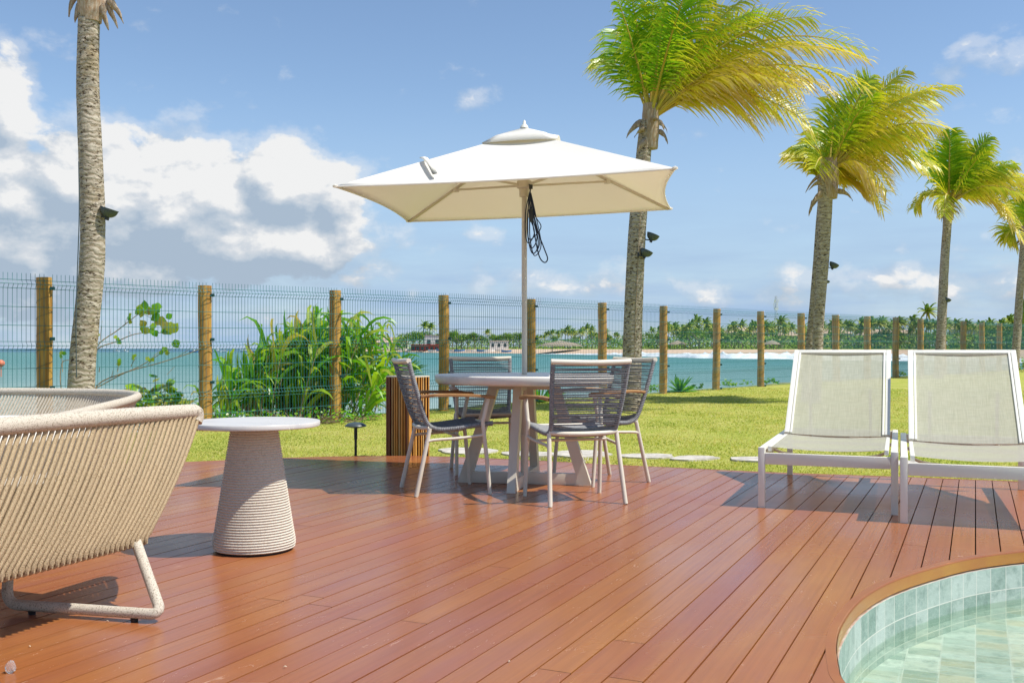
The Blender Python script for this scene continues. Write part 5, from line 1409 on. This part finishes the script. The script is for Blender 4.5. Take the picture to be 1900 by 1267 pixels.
# ------------------------------------------------------------------ side table
SB = Vector((-1.194, 4.62, 0)); t = thing('side_table', 'round marble topped side table on a flared rope wrapped cone', 'side table', SB)
mb = MB(); mb.lathe([(.001, .570), (.292, .570), (.299, .573), (.300, .576), (.300, .591), (.298, .594), (.001, .5945)], 96, cap=False); mb.build('tabletop', M_MARB, t)
mb = MB(); prof = []; N = 47
for i in range(N):
    z0 = .010 + i * (.556 / N)
    for k in range(5):
        u = (k + .5) / 5; z = z0 + u * .556 / N; f = z / .566
        r = .195 - .088 * f ** .93 - (.016 * max(0, 1 - f / .09) ** 2); prof.append((r - .0085 + .0105 * math.sin(math.pi * u) ** .6, z))
mb.lathe([(.15, .004)] + prof + [(.10, .5695)], 72); mb.build('pedestal', M_ROPEC, t)
mb = MB(); mb.lathe([(.17, 0), (.172, .008)], 48); mb.build('foot_ring', M_BLACK, t)

# ------------------------------------------------------------------ woven sofas
def lerp3(a, b, u): return a.lerp(b, u)
so1 = thing('woven_sofa', 'tan rope woven sofa nearest the picture, its back turned, on a sled leg', 'sofa', (-1.45, 3.3, 0))
O1 = Vector((-1.45, 3.3, 0))
u_ = Vector((.352, .936, 0)); n_o = Vector((.936, -.352, 0))      # along the back, and outwards
TR = Vector((-1.232, 3.93, .685)); BR = Vector((-1.345, 3.655, .238))
LEN = 2.15
TL = TR - u_ * LEN; BL = BR - u_ * (LEN - .14)
mb = MB(); tp = catmull([TL, TL.lerp(TR, .3) + Vector((0, 0, .004)), TL.lerp(TR, .55) + n_o * .012 + Vector((0, 0, .008)), TL.lerp(TR, .8) + n_o * .01 + Vector((0, 0, .006)), TR - u_ * .05], 8) + bez(TR - u_ * .048, TR, TR.lerp(BR, .09), 8)
woundp(mb, tp, .0285, .009, .0009, 14); mb.build('top_rail', M_ROPEB, so1, origin=O1)
mb = MB(); woundp(mb, [BL, BR - u_ * .05] + bez(BR - u_ * .048, BR, BR.lerp(TR, .08), 8) + catmull([BR.lerp(TR, .10), BR.lerp(TR, .5) + n_o * .012, TR.lerp(BR, .08)], 8), .018, .010, .0009, 10); mb.build('frame_rail', M_ROPEW, so1, origin=O1)
mb = MB(); nr = int(LEN / .0262); rr = random.Random(9)
for i in range(nr):
    f = (i + .5) / nr; a = TL.lerp(TR - u_ * .012, f); b = BL.lerp(BR - u_ * .005, f); jit = u_ * rr.uniform(-.0016, .0016)
    for lay, (oo, rad) in enumerate(((.0, .0076), (-.060, .0075))):
        p0 = (a if lay == 0 else a.lerp(b, .36)) + n_o * (.016 + oo) + Vector((0, 0, -.020)); p2 = b + n_o * (.020 + oo * .7) + Vector((0, 0, .005)); mid = p0.lerp(p2, .5) + n_o * (.020 if lay == 0 else .02) + jit
        pts = catmull(([a + n_o * .026 + Vector((0, 0, .002))] if lay == 0 else []) + [p0 + jit * .5, p0.lerp(mid, .5) + n_o * .004, mid, mid.lerp(p2, .55) + n_o * .006, p2], 3)
        if lay == 0: pts += [b + n_o * .018 + Vector((0, 0, -.014)), b + n_o * .004 + Vector((0, 0, -.020))]
        mb.tube(pts, rad, 6, cap=False)
mb.build('backrest', M_ROPEW, so1, origin=O1)
mb = MB(); pl = [BR - n_o * .02 - u_ * .03, BR - n_o * .72 - u_ * .03, BL - n_o * .72, BL - n_o * .02]
mb.add([q + Vector((0, 0, .0)) for q in pl] + [q + Vector((0, 0, .06)) for q in pl], [(3, 2, 1, 0), (4, 5, 6, 7)] + [(i, (i + 1) % 4, 4 + (i + 1) % 4, 4 + i) for i in range(4)]); mb.build('seat_frame', M_ROPEW, so1, origin=O1)
def cushion(mb, c, su, sn, sz, rot, bev=.05): 
    bm = bmesh.new(); bmesh.ops.create_cube(bm, size=1); bmesh.ops.scale(bm, vec=(su, sn, sz), verts=bm.verts); bmesh.ops.bevel(bm, geom=bm.edges[:], offset=bev, segments=4, profile=.6, affect='EDGES'); bm.transform(Matrix.Translation(c) @ rot); bm.verts.index_update()
    mb.add([v.co[:] for v in bm.verts], [[v.index for v in f.verts] for f in bm.faces]); bm.free()
RM = Matrix((( u_.x, -n_o.x, 0), (u_.y, -n_o.y, 0), (0, 0, 1))).to_4x4()
for q in range(2):
    mb = MB(); cushion(mb, BR - u_ * (.55 + q * .98) - n_o * .40 + Vector((0, 0, .15)), .96, .66, .16, RM); mb.build('seat_cushion', M_CUSH, so1, origin=O1)
    mb = MB(); cushion(mb, BR - u_ * (.62 + q * .95) - n_o * .105 + Vector((0, 0, .31)), .86, .10, .24, RM, .04); mb.build('back_cushion', M_CUSH, so1, origin=O1)
def sled(parent, origin, foot, inn, topo, topi, m):
    mb = MB(); pts = []
    def rnd(a, b, c, r=.05):
        d1 = (a - b).normalized(); d2 = (c - b).normalized(); return bez(b + d1 * r, b, b + d2 * r, 6)
    z = Vector((0, 0, .030)); pts = [topo] + rnd(topo, foot + z, inn + z) + rnd(foot + z, inn + z, topi) + [topi]
    mb.tube(resample(pts, .012), .0185, 14); lg = mb.build('sled_leg', m, parent, origin=origin)
    for f in (.17, .83):
        mb = MB(); q = foot.lerp(inn, f); mb.lathe([(.012, 0), (.014, .012)], 10, Matrix.Translation(q)); ft = mb.build('foot', M_BLACK, None, origin=origin); ft.location = (0, 0, 0); ft.parent = lg
sled(so1, O1, Vector((-1.185, 3.374, 0)), Vector((-1.782, 3.515, 0)), BR - u_ * .05, Vector((-1.79, 3.56, .28)), M_ROPEB)
sled(so1, O1, Vector((-1.185, 3.374, 0)) - u_ * 1.6, Vector((-1.782, 3.515, 0)) - u_ * 1.6, BR - u_ * 1.65, Vector((-1.79, 3.56, .28)) - u_ * 1.6, M_ROPEB)
# back sofa: wrap-around rail seen over the first
O2 = Vector((-3.0, 6.0, 0)); so2 = thing('woven_sofa', 'wide beige rope sofa with a wrap-around rail and white cushions, behind the nearest one', 'sofa', O2)
HZ = .600
rail = catmull([(-5.1, 7.75, HZ), (-4.2, 7.72, HZ), (-3.4, 7.62, HZ), (-2.95, 7.40, HZ), (-2.66, 7.05, HZ), (-2.50, 6.6, HZ), (-2.385, 6.1, HZ), (-2.22, 5.2, HZ), (-2.06, 4.3, HZ), (-1.97, 3.9, HZ - .02)], 10)
mb = MB(); q = resample(rail, .014); mb.tube(q, [.027 + (.0012 if i % 2 else -.0012) for i in range(len(q))], 12); mb.build('top_rail', M_ROPEB, so2, origin=O2)
cen = Vector((-3.9, 5.4, 0)); low = [Vector((p.x, p.y, .17)).lerp(Vector((cen.x, cen.y, .17)), .10) for p in rail]
mb = MB(); q = resample(low, .03); mb.tube(q, .02, 8); mb.build('frame_rail', M_ROPEB, so2, origin=O2)
mb = MB(); ra, lo_ = resample(rail, .0265), resample(low, .0265 * .9); nq = min(len(ra), len(lo_))
for i in range(1, nq - 1):
    a = ra[i]; b = low_i = lo_[max(0, min(len(lo_) - 1, int(i * len(lo_) / len(ra)) - 5))]
    mb.tube([a, a.lerp(b, .5) + (a - Vector((cen.x, cen.y, a.z))).normalized() * .02, b], .0085, 5, cap=False)
mb.build('backrest', M_ROPEB, so2, origin=O2)
mb = MB(); mb.add([tuple(p) for p in low] + [(-5.1, 4.4, .17), (-3.0, 4.2, .17)], [tuple(range(len(low))) ]) if False else None
mb.prism([(p.x, p.y) for p in low[::6]] + [(-2.3, 4.2), (-5.1, 4.6)], .17, .24); mb.build('seat_frame', M_ROPEB, so2, origin=O2)
for (x, y, w, d) in ((-3.15, 5.55, .95, 2.3), (-4.3, 5.75, 1.2, 2.4)):
    mb = MB(); cushion(mb, Vector((x, y, .385)), w, d, .20, Matrix.Rotation(R(9), 4, 'Z')); mb.build('seat_cushion', M_CUSH, so2, origin=O2)
for (x, y, w) in ((-4.35, 7.35, 1.0),):
    mb = MB(); cushion(mb, Vector((x, y, .40)), w, .16, .20, Matrix.Rotation(R(0), 4, 'Z'), .05); mb.build('back_cushion', M_CUSH, so2, origin=O2)
for (x, y) in ((-2.7, 4.7), (-2.9, 6.9), (-4.8, 7.3), (-4.8, 4.9)):
    mb = MB(); mb.tube([(x, y, 0), (x, y, .18)], .022, 10); mb.build('leg', M_ROPEB, so2, origin=O2)

# ------------------------------------------------------------------ sun loungers
def sling():
    m = bpy.data.materials.new('sage_mesh_sling'); m.use_nodes = True; nt = m.node_tree; bs = nt.nodes['Principled BSDF']
    t = nt.nodes.new('ShaderNodeTexCoord'); o3 = t.outputs['Object']
    a = noi(nt, vmth(nt, 'MULTIPLY', o3, (260, 9, 9)), 1, 3, .6); b = noi(nt, vmth(nt, 'MULTIPLY', o3, (9, 260, 260)), 1, 3, .6)
    k = mth(nt, 'ADD', mth(nt, 'MULTIPLY', a, .5), mth(nt, 'MULTIPLY', b, .5))
    c = mixc(nt, sstep(nt, k, .38, .62), (.45, .45, .345), (.58, .575, .46)); nt.links.new(c, bs.inputs['Base Color']); bs.inputs['Roughness'].default_value = .55; bs.inputs['Specular IOR Level'].default_value = .3
    nt.links.new(bump(nt, k, .3, .002), bs.inputs['Normal'])
    tp = nt.nodes.new('ShaderNodeBsdfTransparent'); tr = nt.nodes.new('ShaderNodeBsdfTranslucent'); tr.inputs[0].default_value = (.62, .58, .42, 1)
    m1 = nt.nodes.new('ShaderNodeMixShader'); m1.inputs[0].default_value = .22; nt.links.new(bs.outputs[0], m1.inputs[1]); nt.links.new(tr.outputs[0], m1.inputs[2])
    m2 = nt.nodes.new('ShaderNodeMixShader'); m2.inputs[0].default_value = .13; nt.links.new(m1.outputs[0], m2.inputs[1]); nt.links.new(tp.outputs[0], m2.inputs[2])
    nt.links.new(m2.outputs[0], nt.nodes['Material Output'].inputs[0]); return m
M_SLING = sling()
def make_lounger():
    """origin: middle of the front legs on the deck; x across, y along towards the head end"""
    c = thing('sun_lounger', '', 'sun lounger', (0, 0, 0), group='white mesh sun loungers on the deck'); Wd, L = .765, 1.66; h = Wd / 2
    for sx in (-1, 1):
        mb = MB(); mb.box((sx * (h - .019), .019, .176), (.038, .038, .352), bev=.003); mb.build('leg', M_WHITE, c)
        mb = MB(); mb.box((sx * (h - .019), L - .019, .140), (.038, .038, .28), bev=.003); mb.build('leg', M_WHITE, c)
        mb = MB(); mb.box((sx * (h - .021), L / 2 + .020, .3175), (.036, L - .042, .068), bev=.003); mb.box((sx * (h - .062), .03 + .46, .343), (.022, .90, .030), bev=.003); mb.build('side_rail', M_WHITE, c)
    mb = MB(); mb.box((0, .0195, .288), (Wd - .078, .036, .066), bev=.003); mb.build('front_rail', M_WHITE, c)
    mb = MB(); mb.box((0, L - .02, .245), (Wd - .078, .030, .022), bev=.003); mb.box((0, L - .021, .315), (Wd - .078, .036, .06), bev=.003); mb.build('rear_rail', M_WHITE, c)
    mb = MB(); nx, ny = 10, 12; vs = [(-h + .070 + (Wd - .14) * i / nx, .030 + .935 * j / ny, .356 - .016 * math.sin(math.pi * i / nx)) for j in range(ny + 1) for i in range(nx + 1)]
    mb.add(vs, [(j * (nx + 1) + i, j * (nx + 1) + i + 1, (j + 1) * (nx + 1) + i + 1, (j + 1) * (nx + 1) + i) for j in range(ny) for i in range(nx)]); mb.build('seat', M_SLING, c)
    for y in (.20, .62):
        mb = MB(); mb.tube(catmull([(-h + .07, y, .325), (-h + .15, y + .01, .300), (0, y + .02, .288), (h - .15, y + .01, .300), (h - .07, y, .325)], 6), .0085, 8); mb.build('cross_bow', M_ALU, c)
    hy, hz, run, dz = .965, .360, .70, .550; bd = Vector((0, run, dz)).normalized(); BLn = math.hypot(run, dz); nb = Vector((0, -dz, run)).normalized()
    b = None
    M = Matrix((Vector((1, 0, 0)), bd, nb)).transposed()
    hw = h - .050
    mb = MB()
    for sx in (-1, 1):
        p0 = Vector((sx * (hw - .016), hy, hz)); p1 = p0 + bd * BLn; mb.bar(p0, p1, .032, .030, up=nb, bev=.003)
        q0 = Vector((sx * (hw - .042), hy, hz)) + nb * .002; mb.bar(q0, q0 + bd * (BLn - .03), .014, .022, up=nb, bev=.002)
    mb.bar(Vector((-hw + .032, hy, hz)) + bd * (BLn - .016), Vector((hw - .032, hy, hz)) + bd * (BLn - .016), .032, .029, up=nb, bev=.003)
    fr = mb.build('back_frame', M_WHITE, c)
    mb = MB(); vs = []
    for j in range(13):
        for i in range(11):
            u = i / 10; vs.append(Vector((-hw + .048 + (2 * hw - .096) * u, hy, hz)) + bd * (-.006 + (BLn - .028) * j / 12) - nb * (.010 * math.sin(math.pi * u) - .004))
    mb.add(vs, [(j * 11 + i, j * 11 + i + 1, (j + 1) * 11 + i + 1, (j + 1) * 11 + i) for j in range(12) for i in range(10)]); mb.build('backrest', M_SLING, c)
    mb = MB(); mb.bar(Vector((-.2, hy, hz)) + bd * .5 - nb * .03, Vector((-.2, 1.45, .30)), .02, .02); mb.bar(Vector((.2, hy, hz)) + bd * .5 - nb * .03, Vector((.2, 1.45, .30)), .02, .02); mb.bar((-.22, 1.45, .295), (.22, 1.45, .295), .02, .02); mb.build('back_prop', M_ALU, c)
    return c
wv, dv = Vector((.932, -.362, 0)), Vector((.362, .932, 0)); rzl = math.atan2(-.362, .932)
lg = make_lounger(); f1 = Vector((1.440, 5.835, 0)); f2 = f1 + wv * .775 - dv * .255
lg.location = f1 + wv * .3825; lg.rotation_euler = (0, 0, rzl); lg['label'] = 'white sun lounger standing next to the dining set, both its legs in view'
dup(lg, f2 + wv * .3825, rzl, 'white sun lounger partly cut off by the picture edge')

# ------------------------------------------------------------------ striped wooden planter
PB = P(757, 850, 8.95); PB.z = ground_z(PB.x, PB.y)
t = thing('slatted_planter', 'square striped wooden bin of upright dark and orange slats behind a dining chair', 'planter', PB); ang = R(-38); W2 = .275; H2 = .735
M_SL = [mat('orange_slat', (.66, .32, .075), .45, .4, (.50, .21, .04), 5, stretch=(8, 8, .8)), mat('red_brown_slat', (.25, .085, .04), .45, .4, (.17, .05, .025), 5, stretch=(8, 8, .8)), mat('black_slat_gap', (.025, .015, .012), .6, .2), mat('tan_slat', (.60, .38, .17), .45, .4, (.48, .28, .11), 5, stretch=(8, 8, .8))]
mb = MB(); mb.box(PB + Vector((0, 0, H2 / 2)), (W2 - .03, W2 - .03, H2 - .02), rz=ang); mb.build('liner', M_SL[2], t, origin=PB)
rr = random.Random(31)
for side in range(4):
    mb = {0: MB(), 1: MB(), 3: MB()}; a = ang + side * math.pi / 2; nrm = Vector((math.cos(a), math.sin(a), 0)); tn = Vector((-nrm.y, nrm.x, 0)); x = -W2 / 2 + .004
    while x < W2 / 2 - .006:
        w = rr.choice((.010, .013, .017)); m = rr.choice((0, 0, 1, 3)); mb[m].box(PB + nrm * (W2 / 2 - .008) + tn * (x + w / 2) + Vector((0, 0, H2 / 2)), (.018, w, H2), rz=a); x += w + rr.choice((.014, .019, .024))
    for k_, b_ in mb.items():
        if b_.v: b_.build('slats', M_SL[k_], t, origin=PB, smooth=False)
mb = MB()
for side in range(4):
    a = ang + side * math.pi / 2; nrm = Vector((math.cos(a), math.sin(a), 0)); tn = Vector((-nrm.y, nrm.x, 0)); mb.box(PB + nrm * (W2 / 2 - .012) + tn * .011 + Vector((0, 0, H2 + .006)), (.024, W2 - .024, .011), rz=a)
mb.build('rim', M_ALU, t, origin=PB)
# ------------------------------------------------------------------ bollard light
p = P(660, 846, 9.05); p.z = ground_z(p.x, p.y); t = thing('bollard_light', 'small black mushroom bollard light in the grass by the deck edge', 'garden light', p)
mb = MB(); mb.tube([p + Vector((0, 0, -.05)), p + Vector((0, 0, .17))], .012, 12); mb.tube([p + Vector((0, 0, .17)), p + Vector((0, 0, .29))], .0155, 12); mb.build('stem', M_BLACK, t, origin=p)
mb = MB(); mb.lathe([(.020, .270), (.085, .284), (.098, .290), (.096, .297), (.07, .315), (.035, .324), (.001, .327)], 32, Matrix.Translation(p)); mb.build('cap', M_LAMP, t, origin=p)
# ------------------------------------------------------------------ glass lump on the deck
def glassm():
    m = bpy.data.materials.new('clear_glass'); m.use_nodes = True; b = m.node_tree.nodes['Principled BSDF']; b.inputs['Transmission Weight'].default_value = .85; b.inputs['Roughness'].default_value = .08; b.inputs['Base Color'].default_value = (.93, .95, .95, 1); b.inputs['IOR'].default_value = 1.45; return m
bm = bmesh.new(); bmesh.ops.create_icosphere(bm, subdivisions=2, radius=1); rr = random.Random(6)
for v in bm.verts: v.co = Vector((v.co.x * .0155, v.co.y * .012, v.co.z * .0195)) * rr.uniform(.8, 1.12)
bm.verts.index_update(); mb = MB(); c = P(20, 1250, 2.86); c.z = .017
mb.add([v.co + c for v in bm.verts], [[v.index for v in f.verts] for f in bm.faces]); bm.free()
tag(mb.build('glass_lump', glassm(), origin=c, smooth=False), 'small clear faceted lump of glass lying on the deck boards', 'glass lump')
# small leaf crumbs on the boards
M_CRUMB = mat('dry_leaf_bit', (.62, .50, .36), .9, .1)
CR = [(55, 1201, 'pale crumb on the deck below the sled leg of the nearest sofa'), (199, 1154, 'pale crumb beside the sled foot of the nearest sofa'), (529, 1239, 'curled dry leaf bit on the open deck boards, nearest the glass lump'), (945, 1229, 'pale leaf scrap on the nearest deck boards in mid deck'), (983, 1037, 'pale crumb on the deck in front of the dining chairs')]
for px, py, lab in CR:
    Y = FPX * CAMH / (py - 646.5); c = P(px, py, Y); c.z = .004; mb = MB(); a = rr.uniform(0, 3); d = Vector((math.cos(a), math.sin(a), 0)); w = Vector((-d.y, d.x, .2)) * .0022
    mb.strip([c - d * .005, c + Vector((0, 0, .002)), c + d * .005], [w * .4, w, w * .3]); o = mb.build('leaf_crumb', M_CRUMB, origin=c); md = o.modifiers.new('thickness', 'SOLIDIFY'); md.thickness = .0012
    tag(o, lab, 'leaf scrap', 'dry crumbs on the deck')
